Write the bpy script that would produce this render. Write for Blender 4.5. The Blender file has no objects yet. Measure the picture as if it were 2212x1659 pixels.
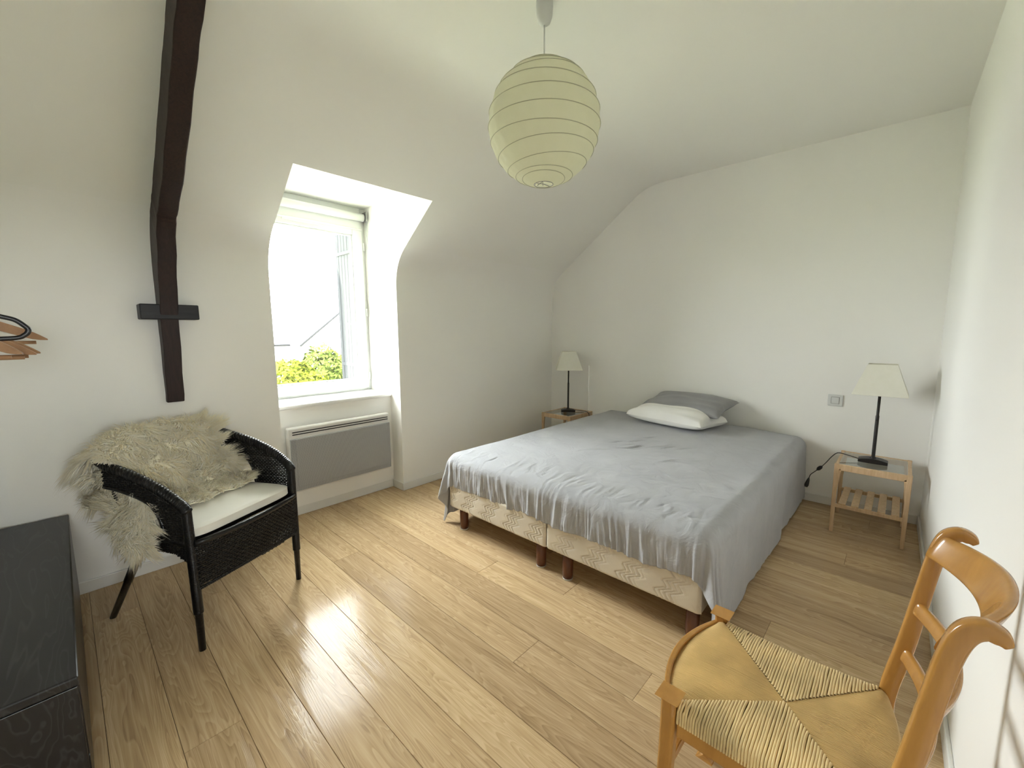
import bpy, math, random
import numpy as np
from mathutils import Vector, Matrix

random.seed(7); RNG = np.random.default_rng(7)
SC = bpy.context.scene
COL = SC.collection
PI = math.pi

# ------------------------------------------------------------------ camera
cam_d = bpy.data.cameras.new('camera'); cam = bpy.data.objects.new('camera', cam_d); COL.objects.link(cam)
cam_d.sensor_fit = 'HORIZONTAL'; cam_d.sensor_width = 36.0; cam_d.lens = 906.2 / 2212 * 36.0
cam_d.clip_start = 0.02; cam_d.clip_end = 300
YAW, PITCH, ROLL = 0.74985, 0.12702, -0.00443
fw = Vector((math.cos(YAW) * math.cos(PITCH), math.sin(YAW) * math.cos(PITCH), -math.sin(PITCH)))
rt = Vector((math.sin(YAW), -math.cos(YAW), 0)); up = rt.cross(fw)
rt, up = math.cos(ROLL) * rt + math.sin(ROLL) * up, -math.sin(ROLL) * rt + math.cos(ROLL) * up
cam.matrix_world = Matrix(((rt.x, up.x, -fw.x, 0), (rt.y, up.y, -fw.y, 0), (rt.z, up.z, -fw.z, 1.29), (0, 0, 0, 1)))
SC.camera = cam

# ------------------------------------------------------------------ light
world = bpy.data.worlds.new('sky'); SC.world = world; world.use_nodes = True
wn = world.node_tree.nodes; wl = world.node_tree.links
wn['Background'].inputs['Color'].default_value = (0.95, 0.98, 1.0, 1)
wn['Background'].inputs['Strength'].default_value = 30.0
LANDING = (-0.45, 0.18, 1.10, 1.68)             # landing window in its far wall: x0, x1, z0, z1
por = bpy.data.lights.new('window_portal', 'AREA'); por.shape = 'RECTANGLE'; por.size = 0.86; por.size_y = 1.3
por.cycles.is_portal = True
poro = bpy.data.objects.new('window_portal', por); COL.objects.link(poro)
poro.location = (1.36, 3.46, 1.47); poro.rotation_euler = (-PI / 2, 0, 0)
por2 = bpy.data.lights.new('landing_portal', 'AREA'); por2.shape = 'RECTANGLE'; por2.size = LANDING[1] - LANDING[0]; por2.size_y = LANDING[3] - LANDING[2]
por2.cycles.is_portal = True
poro2 = bpy.data.objects.new('landing_portal', por2); COL.objects.link(poro2)
poro2.location = ((LANDING[0] + LANDING[1]) / 2, -2.02, (LANDING[2] + LANDING[3]) / 2); poro2.rotation_euler = (PI / 2, 0, 0)
SC.view_settings.view_transform = 'Standard'; SC.view_settings.look = 'None'
SC.view_settings.gamma = 1.0; SC.view_settings.use_curve_mapping = False
SC.view_settings.exposure = 0.95
SC.cycles.max_bounces = 9; SC.cycles.diffuse_bounces = 7; SC.cycles.glossy_bounces = 3
SC.cycles.transparent_max_bounces = 12; SC.cycles.sample_clamp_indirect = 10.0
SC.cycles.adaptive_threshold = 0.06
SC.cycles.caustics_reflective = False; SC.cycles.caustics_refractive = False

# ------------------------------------------------------------------ materials
class NT:
    def __init__(s, name):
        s.m = bpy.data.materials.new(name); s.m.use_nodes = True
        s.t = s.m.node_tree; s.b = s.t.nodes['Principled BSDF']
    def n(s, kind, **kw):
        nd = s.t.nodes.new(kind)
        for k, v in kw.items():
            if k in nd.inputs.keys() if isinstance(k, str) else False: nd.inputs[k].default_value = v
            else: setattr(nd, k, v)
        return nd
    def l(s, a, b): s.t.links.new(a, b)
    def coord(s, scale=(1, 1, 1), out='Object', offrand=False):
        tc = s.n('ShaderNodeTexCoord'); mp = s.n('ShaderNodeMapping'); mp.inputs['Scale'].default_value = scale
        s.l(tc.outputs[out], mp.inputs['Vector'])
        if offrand:
            oi = s.n('ShaderNodeObjectInfo'); mu = s.n('ShaderNodeVectorMath', operation='SCALE')
            mu.inputs[0].default_value = (37.0, 53.0, 19.0); s.l(oi.outputs['Random'], mu.inputs['Scale'])
            s.l(mu.outputs[0], mp.inputs['Location'])
        return mp.outputs['Vector']
    def ramp(s, fac, stops):
        r = s.n('ShaderNodeValToRGB'); el = r.color_ramp.elements
        while len(el) < len(stops): el.new(0.5)
        for e, (p, c) in zip(el, stops): e.position = p; e.color = (*c, 1)
        s.l(fac, r.inputs['Fac']); return r.outputs['Color']
    def noise(s, vec, scale, detail=4, rough=0.5, dist=0.0):
        nd = s.n('ShaderNodeTexNoise'); nd.inputs['Scale'].default_value = scale; nd.inputs['Detail'].default_value = detail
        nd.inputs['Roughness'].default_value = rough; nd.inputs['Distortion'].default_value = dist
        s.l(vec, nd.inputs['Vector']); return nd.outputs['Fac']
    def bump(s, h, strength=0.3, dist=0.01):
        b = s.n('ShaderNodeBump'); b.inputs['Strength'].default_value = strength; b.inputs['Distance'].default_value = dist
        s.l(h, b.inputs['Height']); s.l(b.outputs[0], s.b.inputs['Normal']); return b

def plain(name, col, rough=0.5, spec=0.5, metal=0.0, bump=None, coat=0.0, var=0.06):
    t = NT(name); b = t.b
    b.inputs['Roughness'].default_value = rough; b.inputs['Specular IOR Level'].default_value = spec
    b.inputs['Metallic'].default_value = metal; b.inputs['Coat Weight'].default_value = coat
    v = t.coord(); f = t.noise(v, 9.0, 3)
    c0 = tuple(c * (1 - var) for c in col); c1 = tuple(min(1, c * (1 + var)) for c in col)
    t.l(t.ramp(f, [(0.3, c0), (0.7, c1)]), b.inputs['Base Color'])
    if bump: t.bump(t.noise(v, bump[0], 3), bump[1], bump[2])
    return t.m

def wood(name, dark, light, grain=(30, 3, 30), rough=0.35, spec=0.5, coat=0.0, offr=False, bs=0.15):
    t = NT(name); v = t.coord(grain, offrand=offr)
    f = t.noise(v, 1.6, 6, 0.6, 0.6)
    t.l(t.ramp(f, [(0.3, dark), (0.7, light)]), t.b.inputs['Base Color'])
    t.b.inputs['Roughness'].default_value = rough; t.b.inputs['Specular IOR Level'].default_value = spec
    t.b.inputs['Coat Weight'].default_value = coat; t.b.inputs['Coat Roughness'].default_value = 0.12
    t.bump(f, bs, 0.002)
    return t.m

def oak():
    t = NT('oak_floor'); b = t.b
    oi = t.n('ShaderNodeObjectInfo')
    v = t.coord((1, 1, 1), offrand=True)
    # cathedral grain: distance field stretched along the plank, distorted by noise
    mp = t.n('ShaderNodeMapping'); mp.inputs['Scale'].default_value = (9.0, 0.85, 1.0); t.l(v, mp.inputs['Vector'])
    big = t.noise(mp.outputs[0], 1.3, 2, 0.45, 0.5)
    m1 = t.n('ShaderNodeMath', operation='MULTIPLY'); m1.inputs[1].default_value = 26.0; t.l(big, m1.inputs[0])
    m2 = t.n('ShaderNodeMath', operation='FRACT'); t.l(m1.outputs[0], m2.inputs[0])
    rings = t.ramp(m2.outputs[0], [(0.0, (0.2,) * 3), (0.55, (0.6,) * 3), (0.9, (1,) * 3), (1.0, (0.25,) * 3)])
    mp2 = t.n('ShaderNodeMapping'); mp2.inputs['Scale'].default_value = (160.0, 3.5, 1.0); t.l(v, mp2.inputs['Vector'])
    fine = t.noise(mp2.outputs[0], 1.0, 3, 0.6)
    mp3 = t.n('ShaderNodeMapping'); mp3.inputs['Scale'].default_value = (26.0, 1.2, 1.0); t.l(v, mp3.inputs['Vector'])
    mid = t.noise(mp3.outputs[0], 1.0, 4, 0.55, 0.3)
    a1 = t.n('ShaderNodeMix', data_type='FLOAT'); a1.inputs['Factor'].default_value = 0.70
    t.l(rings, a1.inputs[2]); t.l(mid, a1.inputs[3])
    a2 = t.n('ShaderNodeMix', data_type='FLOAT'); a2.inputs['Factor'].default_value = 0.40
    t.l(a1.outputs[0], a2.inputs[2]); t.l(fine, a2.inputs[3])
    colr = t.ramp(a2.outputs[0], [(0.30, (0.310, 0.208, 0.116)), (0.47, (0.492, 0.355, 0.204)), (0.64, (0.610, 0.464, 0.290))])
    tone = t.ramp(oi.outputs['Random'], [(0.0, (0.84, 0.81, 0.79)), (0.5, (1.0, 0.98, 0.96)), (1.0, (1.11, 1.10, 1.06))])
    mx = t.n('ShaderNodeMix', data_type='RGBA', blend_type='MULTIPLY'); mx.inputs['Factor'].default_value = 1.0
    t.l(colr, mx.inputs[6]); t.l(tone, mx.inputs[7]); t.l(mx.outputs[2], b.inputs['Base Color'])
    b.inputs['Roughness'].default_value = 0.15; b.inputs['Specular IOR Level'].default_value = 0.09
    bp = t.bump(a2.outputs[0], 0.22, 0.003)
    return t.m

def wall_paint(name, col):
    t = NT(name); v = t.coord(); b = t.b
    f = t.noise(v, 1.2, 3)
    t.l(t.ramp(f, [(0.3, tuple(c * 0.985 for c in col)), (0.7, col)]), b.inputs['Base Color'])
    b.inputs['Roughness'].default_value = 0.7; b.inputs['Specular IOR Level'].default_value = 0.25
    t.bump(t.noise(v, 220.0, 2), 0.08, 0.002)
    return t.m

def cloth(name, c0, c1, wr=0.5, sheen=0.2, scale=6.0, dist=0.012):
    t = NT(name); v = t.coord(); b = t.b
    f = t.noise(v, 5.0, 4); t.l(t.ramp(f, [(0.3, c0), (0.7, c1)]), b.inputs['Base Color'])
    b.inputs['Roughness'].default_value = 0.85; b.inputs['Specular IOR Level'].default_value = 0.15
    b.inputs['Sheen Weight'].default_value = sheen
    w = t.noise(v, scale, 5, 0.55, 1.2); th = t.noise(v, 700.0, 2)
    mx = t.n('ShaderNodeMix', data_type='FLOAT'); mx.inputs['Factor'].default_value = 0.06
    t.l(w, mx.inputs[2]); t.l(th, mx.inputs[3]); t.bump(mx.outputs[0], wr, dist)
    return t.m

def glass(name, tint=(1, 1, 1), surf=1.0):
    t = NT(name); t.t.nodes.remove(t.b); out = t.t.nodes['Material Output']
    tr = t.n('ShaderNodeBsdfTransparent'); tr.inputs[0].default_value = (*tint, 1)
    gl = t.n('ShaderNodeBsdfGlossy'); gl.inputs['Roughness'].default_value = 0.02
    lw = t.n('ShaderNodeFresnel'); lw.inputs['IOR'].default_value = 1.45
    ge = t.n('ShaderNodeNewGeometry'); iv = t.n('ShaderNodeMath', operation='SUBTRACT'); iv.inputs[0].default_value = 1.0; t.l(ge.outputs['Backfacing'], iv.inputs[1])
    mu = t.n('ShaderNodeMath', operation='MULTIPLY'); f1 = t.n('ShaderNodeMath', operation='SUBTRACT'); f1.inputs[0].default_value = 1.0; t.l(lw.outputs[0], f1.inputs[1])
    f2 = t.n('ShaderNodeMath', operation='POWER'); t.l(f1.outputs[0], f2.inputs[0]); f2.inputs[1].default_value = surf
    f3 = t.n('ShaderNodeMath', operation='SUBTRACT'); f3.inputs[0].default_value = 1.0; t.l(f2.outputs[0], f3.inputs[1])
    t.l(f3.outputs[0], mu.inputs[0]); t.l(iv.outputs[0], mu.inputs[1])
    mx = t.n('ShaderNodeMixShader'); t.l(mu.outputs[0], mx.inputs[0]); t.l(tr.outputs[0], mx.inputs[1]); t.l(gl.outputs[0], mx.inputs[2])
    t.l(mx.outputs[0], out.inputs['Surface']); return t.m

def paper():
    t = NT('rice_paper'); b = t.b; v = t.coord()
    f = t.noise(v, 14.0, 4); t.l(t.ramp(f, [(0.3, (0.84, 0.83, 0.70)), (0.7, (0.89, 0.88, 0.77))]), b.inputs['Base Color'])
    b.inputs['Roughness'].default_value = 0.7; b.inputs['Specular IOR Level'].default_value = 0.2
    tl = t.n('ShaderNodeBsdfTranslucent'); tl.inputs['Color'].default_value = (0.92, 0.92, 0.78, 1)
    mx = t.n('ShaderNodeMixShader'); mx.inputs[0].default_value = 0.58
    t.l(b.outputs[0], mx.inputs[1]); t.l(tl.outputs[0], mx.inputs[2]); t.l(mx.outputs[0], t.t.nodes['Material Output'].inputs['Surface'])
    t.bump(t.noise(v, 18.0, 4, 0.6, 1.0), 0.35, 0.01)
    return t.m

def leafmat(name, a, b_):
    t = NT(name); v = t.coord(); f = t.noise(v, 2.2, 3)
    t.l(t.ramp(f, [(0.35, a), (0.65, b_)]), t.b.inputs['Base Color'])
    t.b.inputs['Roughness'].default_value = 0.9; t.b.inputs['Specular IOR Level'].default_value = 0.0
    return t.m

M = {}
M['wall'] = wall_paint('white_wall_paint', (0.875, 0.865, 0.838))
M['wall_dormer'] = M['wall']
M['ceil'] = wall_paint('white_ceiling_paint', (0.865, 0.855, 0.822))
M['trimw'] = plain('white_gloss_trim', (0.76, 0.75, 0.72), 0.4, 0.5, var=0.01)
M['render'] = plain('white_house_render', (0.72, 0.71, 0.68), 0.8)
M['gap'] = plain('grey_gap_shade', (0.30, 0.30, 0.29), 0.6)  # shade in the switch gap, given as a grey colour
M['oak'] = oak()
M['subfloor'] = plain('dark_floor_joint', (0.05, 0.032, 0.018), 0.8)
M['beam'] = wood('dark_stained_beam', (0.010, 0.0045, 0.0035), (0.030, 0.013, 0.010), (60, 60, 4), 0.55, 0.4, bs=0.4)
M['purlin'] = wood('black_stained_purlin', (0.008, 0.008, 0.010), (0.018, 0.018, 0.022), (4, 50, 50), 0.5, 0.4, bs=0.4)
M['pvc'] = plain('white_window_plastic', (0.66, 0.67, 0.66), 0.4, 0.4, var=0.01)
M['sill'] = plain('white_sill_paint', (0.82, 0.82, 0.80), 0.35, 0.5, var=0.01)
M['glass'] = glass('window_glass', (0.95, 0.96, 0.95), 4.0)
M['tglass'] = glass('table_glass', (0.92, 0.96, 0.945), 2.0)
M['shutter'] = plain('grey_shutter_plastic', (0.0270, 0.0280, 0.0300), 0.9, 0.0)
M['hard'] = plain('white_shutter_metal', (0.06, 0.06, 0.06), 0.9, 0.0)
M['rad_frame'] = plain('heater_white_metal', (0.72, 0.71, 0.69), 0.4, var=0.01)
def grille():
    t = NT('heater_grille'); v = t.coord((1, 1, 1)); b = t.b
    br = t.n('ShaderNodeTexVoronoi'); br.inputs['Scale'].default_value = 260.0; br.inputs['Randomness'].default_value = 0.0
    t.l(v, br.inputs['Vector'])
    t.l(t.ramp(br.outputs['Distance'], [(0.25, (0.12, 0.12, 0.12)), (0.42, (0.45, 0.455, 0.46))]), b.inputs['Base Color'])
    b.inputs['Roughness'].default_value = 0.55; b.inputs['Specular IOR Level'].default_value = 0.3
    return t.m
M['grille'] = grille()
M['slot'] = plain('heater_slot_black', (0.01, 0.01, 0.01), 0.6)
M['duvet'] = cloth('grey_duvet_cotton', (0.390, 0.397, 0.420), (0.430, 0.437, 0.460), 0.55, 0.15, 9.0, 0.014)
M['pillow_grey'] = cloth('grey_pillow_cotton', (0.26, 0.26, 0.265), (0.30, 0.30, 0.305), 0.3)
M['pillow_white'] = cloth('white_pillow_cotton', (0.74, 0.73, 0.70), (0.80, 0.79, 0.76), 0.5)
M['ticking'] = cloth('beige_ticking', (0.66, 0.595, 0.49), (0.74, 0.675, 0.565), 0.2)
M['mattress'] = cloth('mattress_fabric', (0.62, 0.60, 0.55), (0.70, 0.68, 0.63), 0.2)
M['bedleg'] = wood('red_brown_bed_leg', (0.090, 0.030, 0.012), (0.150, 0.055, 0.022), (20, 20, 3), 0.3)
M['plastic_clear'] = plain('pale_foot_plastic', (0.6, 0.58, 0.52), 0.4)
M['pine'] = wood('pale_pine', (0.50, 0.33, 0.185), (0.66, 0.48, 0.30), (30, 30, 4), 0.5, 0.4)
M['lampshade'] = None
M['bronze'] = plain('dark_bronze_metal', (0.020, 0.017, 0.016), 0.42, 0.5, 0.3)
M['black'] = plain('black_plastic', (0.010, 0.010, 0.011), 0.4)
M['wicker'] = plain('black_wicker', (0.0035, 0.0035, 0.004), 0.28, 0.4, bump=(90, 0.4, 0.003))
M['cushion'] = cloth('white_cushion_fabric', (0.74, 0.72, 0.66), (0.80, 0.78, 0.72), 0.08)
M['fleece_skin'] = plain('cream_skin', (0.95, 0.89, 0.72), 0.9, 0.1)
M['honey'] = wood('honey_beech', (0.400, 0.190, 0.042), (0.510, 0.260, 0.062), (14, 14, 3), 0.25, 0.5, 0.35, bs=0.05)
M['rush'] = plain('straw_rush', (0.74, 0.57, 0.30), 0.55, 0.3, var=0.22)
M['rush_fine'] = plain('straw_rush_fine', (0.64, 0.45, 0.20), 0.55, 0.3, var=0.2)
def blackwood():
    t = NT('black_oak_veneer'); v = t.coord((2.4, 0.30, 1.0)); b = t.b
    big = t.noise(v, 4.0, 3, 0.5, 0.35)
    m1 = t.n('ShaderNodeMath', operation='MULTIPLY'); m1.inputs[1].default_value = 14.0; t.l(big, m1.inputs[0])
    m2 = t.n('ShaderNodeMath', operation='FRACT'); t.l(m1.outputs[0], m2.inputs[0])
    t.l(t.ramp(m2.outputs[0], [(0.0, (0.003, 0.003, 0.0035)), (0.7, (0.005, 0.005, 0.0055)), (0.9, (0.022, 0.022, 0.024)), (1.0, (0.004, 0.004, 0.0045))]), b.inputs['Base Color'])
    b.inputs['Roughness'].default_value = 0.36; b.inputs['Specular IOR Level'].default_value = 0.5
    t.bump(m2.outputs[0], 0.1, 0.001)
    return t.m
M['blackwood'] = blackwood()
M['paper'] = paper()
M['rib'] = plain('lantern_wire', (0.50, 0.49, 0.38), 0.6)
M['wood_hanger'] = wood('beech_hanger', (0.30, 0.165, 0.085), (0.42, 0.25, 0.14), (12, 12, 12), 0.4)
M['steel'] = plain('grey_steel', (0.35, 0.35, 0.35), 0.35, 0.5, 0.8)
M['grass'] = leafmat('pale_garden_ground', (0.34, 0.37, 0.245), (0.43, 0.45, 0.33))
M['leaf1'] = leafmat('leaf_yellow_green', (0.048, 0.062, 0.0045), (0.085, 0.092, 0.012))
M['leaf2'] = leafmat('leaf_mid_green', (0.032, 0.048, 0.008), (0.062, 0.074, 0.018))
M['bark'] = plain('bark', (0.03, 0.022, 0.015), 0.9)
M['slate'] = plain('pale_roof_slate', (0.22, 0.22, 0.23), 0.6)
M['gutter'] = plain('grey_gutter', (0.018, 0.018, 0.019), 0.9, 0.0)

def shade_mat():
    t = NT('cream_lampshade'); b = t.b; v = t.coord()
    t.l(t.ramp(t.noise(v, 30.0, 3), [(0.3, (0.86, 0.85, 0.76)), (0.7, (0.89, 0.88, 0.80))]), b.inputs['Base Color'])
    b.inputs['Roughness'].default_value = 0.8
    tl = t.n('ShaderNodeBsdfTranslucent'); tl.inputs['Color'].default_value = (0.78, 0.75, 0.62, 1)
    mx = t.n('ShaderNodeMixShader'); mx.inputs[0].default_value = 0.25
    t.l(b.outputs[0], mx.inputs[1]); t.l(tl.outputs[0], mx.inputs[2]); t.l(mx.outputs[0], t.t.nodes['Material Output'].inputs['Surface'])
    return t.m
M['lampshade'] = shade_mat()
def fleece_mat():
    t = NT('cream_wool'); b = t.b; v = t.coord()
    ge = t.n('ShaderNodeNewGeometry'); mxr = t.n('ShaderNodeMix', data_type='FLOAT'); mxr.inputs['Factor'].default_value = 0.65
    t.l(t.noise(v, 7.0, 3), mxr.inputs[2]); t.l(ge.outputs['Random Per Island'], mxr.inputs[3])
    t.l(t.ramp(mxr.outputs[0], [(0.15, (0.93, 0.82, 0.57)), (0.75, (1.0, 0.97, 0.86))]), b.inputs['Base Color'])
    b.inputs['Sheen Weight'].default_value = 0.6; b.inputs['Sheen Roughness'].default_value = 0.5; b.inputs['Sheen Tint'].default_value = (1.0, 0.95, 0.8, 1); b.inputs['Roughness'].default_value = 0.8; b.inputs['Specular IOR Level'].default_value = 0.15
    tl = t.n('ShaderNodeBsdfTranslucent'); tl.inputs['Color'].default_value = (0.98, 0.93, 0.78, 1)
    mx = t.n('ShaderNodeMixShader'); mx.inputs[0].default_value = 0.25
    t.l(b.outputs[0], mx.inputs[1]); t.l(tl.outputs[0], mx.inputs[2]); t.l(mx.outputs[0], t.t.nodes['Material Output'].inputs['Surface'])
    return t.m
M['wool'] = fleece_mat()

# ------------------------------------------------------------------ mesh helpers
class MB:
    def __init__(s): s.v = []; s.f = []; s.s = []
    def add(s, vs, fs, smooth=False):
        o = len(s.v); s.v.extend([tuple(map(float, p)) for p in vs]); s.f.extend([tuple(i + o for i in f) for f in fs]); s.s.extend([smooth] * len(fs)); return s
    def box(s, x0, x1, y0, y1, z0, z1):
        return s.add([(x0, y0, z0), (x1, y0, z0), (x1, y1, z0), (x0, y1, z0), (x0, y0, z1), (x1, y0, z1), (x1, y1, z1), (x0, y1, z1)],
                     [(0, 3, 2, 1), (4, 5, 6, 7), (0, 1, 5, 4), (1, 2, 6, 5), (2, 3, 7, 6), (3, 0, 4, 7)])
    def hexa(s, lo, hi):   # two matching quads
        return s.add(list(lo) + list(hi), [(0, 3, 2, 1), (4, 5, 6, 7), (0, 1, 5, 4), (1, 2, 6, 5), (2, 3, 7, 6), (3, 0, 4, 7)])
    def prism(s, poly, axis, a, b):  # poly of 2d points extruded along axis
        def P(p, t):
            return {'x': (t, p[0], p[1]), 'y': (p[0], t, p[1]), 'z': (p[0], p[1], t)}[axis]
        n = len(poly); vs = [P(p, a) for p in poly] + [P(p, b) for p in poly]
        fs = [tuple(range(n - 1, -1, -1)), tuple(range(n, 2 * n))] + [(i, (i + 1) % n, n + (i + 1) % n, n + i) for i in range(n)]
        return s.add(vs, fs)
    def grid(s, P, closed_u=False, closed_v=False, smooth=True, flip=False):
        P = np.asarray(P, float); nu, nv = P.shape[:2]; fs = []
        for i in range(nu if closed_u else nu - 1):
            for j in range(nv if closed_v else nv - 1):
                a, b, c, d = i * nv + j, ((i + 1) % nu) * nv + j, ((i + 1) % nu) * nv + (j + 1) % nv, i * nv + (j + 1) % nv
                fs.append((a, d, c, b) if flip else (a, b, c, d))
        return s.add(P.reshape(-1, 3), fs, smooth)
    def tube(s, path, r, n=8, caps=True, closed=False):
        P = [Vector(p) for p in path]; m = len(P)
        R = [r] * m if not hasattr(r, '__len__') else list(r)
        T = []
        for i in range(m):
            a = P[(i - 1) % m] if (closed or i > 0) else P[i]; b = P[(i + 1) % m] if (closed or i < m - 1) else P[i]
            d = b - a; T.append(d.normalized() if d.length > 1e-9 else Vector((0, 0, 1)))
        ref = Vector((0, 0, 1)) if abs(T[0].z) < 0.9 else Vector((1, 0, 0))
        u = T[0].cross(ref).normalized(); rings = []
        for i in range(m):
            u = (u - T[i] * u.dot(T[i])); u = u.normalized() if u.length > 1e-6 else T[i].orthogonal().normalized()
            w = T[i].cross(u)
            rings.append([P[i] + (u * math.cos(2 * PI * k / n) + w * math.sin(2 * PI * k / n)) * R[i] for k in range(n)])
        vs = [p for ring in rings for p in ring]; fs = []
        for i in range(m if closed else m - 1):
            for k in range(n):
                i2 = (i + 1) % m
                fs.append((i * n + k, i * n + (k + 1) % n, i2 * n + (k + 1) % n, i2 * n + k))
        s.add(vs, fs, True)
        if caps and not closed:
            o = len(s.v) - len(vs)
            s.f.append(tuple(o + k for k in range(n - 1, -1, -1))); s.s.append(False)
            s.f.append(tuple(o + (m - 1) * n + k for k in range(n))); s.s.append(False)
        return s
    def lathe(s, prof, c=(0, 0, 0), n=24, smooth=True):
        P = [[(c[0] + r * math.cos(2 * PI * k / n), c[1] + r * math.sin(2 * PI * k / n), c[2] + z) for k in range(n)] for r, z in prof]
        s.grid(P, closed_v=True, smooth=smooth, flip=True); return s
    def build(s, name, mat, parent=None, bevel=0.0, solid=0.0, subd=0, loc=None, seg=2):
        me = bpy.data.meshes.new(name); me.from_pydata(s.v, [], s.f); me.update()
        me.polygons.foreach_set('use_smooth', s.s)
        if mat is not None: me.materials.append(mat)
        o = bpy.data.objects.new(name, me); COL.objects.link(o)
        if parent is not None: o.parent = parent
        if loc is not None: o.location = loc
        if solid:
            md = o.modifiers.new('solid', 'SOLIDIFY'); md.thickness = solid; md.offset = 0
        if bevel:
            md = o.modifiers.new('bevel', 'BEVEL'); md.width = bevel; md.segments = seg; md.limit_method = 'ANGLE'; md.angle_limit = 0.6
            md.harden_normals = False
        if subd:
            md = o.modifiers.new('sub', 'SUBSURF'); md.levels = subd; md.render_levels = subd
        return o

def tag(o, label, cat, group=None, kind=None):
    o['label'] = label; o['category'] = cat
    if group: o['group'] = group
    if kind: o['kind'] = kind
    return o
def thing(name, label, cat, loc=(0, 0, 0), rz=0.0, group=None, kind=None):
    o = bpy.data.objects.new(name, None); o.empty_display_size = 0.1; COL.objects.link(o)
    o.location = loc; o.rotation_euler = (0, 0, rz); return tag(o, label, cat, group, kind)
def stuff(o): o['kind'] = 'stuff'; return o
def copy_tree(o, parent=None):
    c = o.copy(); COL.objects.link(c); c.parent = parent
    for ch in list(o.children): copy_tree(ch, c)
    return c
def smoothpath(pts, n):
    P = np.asarray(pts, float); m = len(P)
    out = []
    for t in np.linspace(0, m - 1, n):
        i = min(int(t), m - 2); f = t - i
        p0, p1, p2, p3 = P[max(i - 1, 0)], P[i], P[i + 1], P[min(i + 2, m - 1)]
        out.append(0.5 * ((2 * p1) + (-p0 + p2) * f + (2 * p0 - 5 * p1 + 4 * p2 - p3) * f * f + (-p0 + 3 * p1 - 3 * p2 + p3) * f ** 3))
    return np.array(out)

# ------------------------------------------------------------------ room shell
XL, XH = -0.50, 3.764          # left wall, head wall
YR, YK = -0.172, 2.89          # right wall, knee wall
ZC = 2.585
DX0, DX1 = 0.918, 1.803        # dormer cheeks
YA = 3.034                     # alcove wall under the sill
YW = 3.32                      # inner face of window frame
ZD = 2.28                      # dormer ceiling
# cross-section of the window side: knee, bend, slope, bend, flat ceiling   (y, z)
S0, S1 = np.array([1.825, 2.585]), np.array([2.835, 1.84])
sd = (S1 - S0) / np.linalg.norm(S1 - S0)
tt = (YK - S0[0]) / sd[0]; KB = S0 + sd * tt      # sharp knee/slope corner
def arc(corner, d_in, d_out, L, n=10):           # quadratic rounding of a corner
    a, b = corner - d_in * L, corner + d_out * L
    return [((1 - t) ** 2) * a + 2 * t * (1 - t) * corner + t * t * b for t in np.linspace(0, 1, n)]
knee = [np.array([YK, -0.05])] + arc(KB, np.array([0, 1.0]), -sd, 0.17)
top = arc(S0, -sd, np.array([-1.0, 0]), 0.14) + [np.array([YR - 0.10, ZC])]
LIP = S0 + sd * ((2.405 - S0[0]) / sd[0])
sl_end = knee[-1]

def strip(mb, prof, xa, xb):
    P = [[(xa, p[0], p[1]) for p in prof], [(xb, p[0], p[1]) for p in prof]]
    mb.grid(P, smooth=True, flip=False)
w = MB()
XS = -0.222                                   # shallow step in the wall beside the bench
step = [np.array([p[0] + 0.03 * min(1, max(0, (1.70 - p[1]) / 0.15)), p[1]]) for p in knee]
strip(w, step, XL, XS); strip(w, knee, XS, DX0); strip(w, knee, DX1, XH)
w.add([(XS, p[0], p[1]) for p in knee] + [(XS, p[0], p[1]) for p in step], [(i, i + 1, len(knee) + i + 1, len(knee) + i) for i in range(len(knee) - 1)])
wk = w.build('wall_window', M['wall']); tag(wk, 'white knee wall below the sloping ceiling, around the dormer alcove', 'wall', kind='structure')
c = MB()
strip(c, [sl_end, LIP], XL, DX0); strip(c, [sl_end, LIP], DX1, XH)
strip(c, [LIP] + top, XL, XH)
ce = c.build('ceiling', M['ceil']); tag(ce, 'white ceiling, flat then sloping down to the window wall', 'ceiling', kind='structure')
# dormer cheeks, ceiling and alcove wall
d = MB()
for x in (DX0, DX1):
    edge = [p for p in knee] + [LIP]
    poly = [(x, p[0], p[1]) for p in edge] + [(x, LIP[0], ZD), (x, 3.42, ZD), (x, 3.42, -0.05)]
    d.add(poly, [tuple(range(len(poly)))])
d.add([(DX0, LIP[0], ZD), (DX1, LIP[0], ZD), (DX1, 3.42, ZD), (DX0, 3.42, ZD)], [(0, 1, 2, 3)])
d.add([(DX0, LIP[0], LIP[1]), (DX1, LIP[0], LIP[1]), (DX1, LIP[0], ZD), (DX0, LIP[0], ZD)], [(0, 1, 2, 3)])
d.add([(DX0, YA, -0.05), (DX1, YA, -0.05), (DX1, YA, 0.78), (DX0, YA, 0.78)], [(0, 1, 2, 3)])
do = d.build('wall_dormer', M['wall_dormer']); tag(do, 'white plaster cheeks and ceiling of the dormer alcove', 'wall', kind='structure')
# head wall follows the section
h = MB(); prof = [(YR - .05, -0.05)] + [(YK, -0.05)] + [tuple(p) for p in knee[1:]] + [tuple(LIP)] + [tuple(p) for p in top]
h.add([(XH, p[0], p[1]) for p in prof], [tuple(range(len(prof)))])
hw = h.build('wall_head', M['wall']); tag(hw, 'white gable wall behind the head of the bed', 'wall', kind='structure')
l = MB(); l.box(XL - 0.08, XL, YR - 0.16, YK + 0.03, -0.05, ZC)
tag(l.build('wall_left', M['wall']), 'white wall at the left behind the black bench', 'wall', kind='structure')
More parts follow.
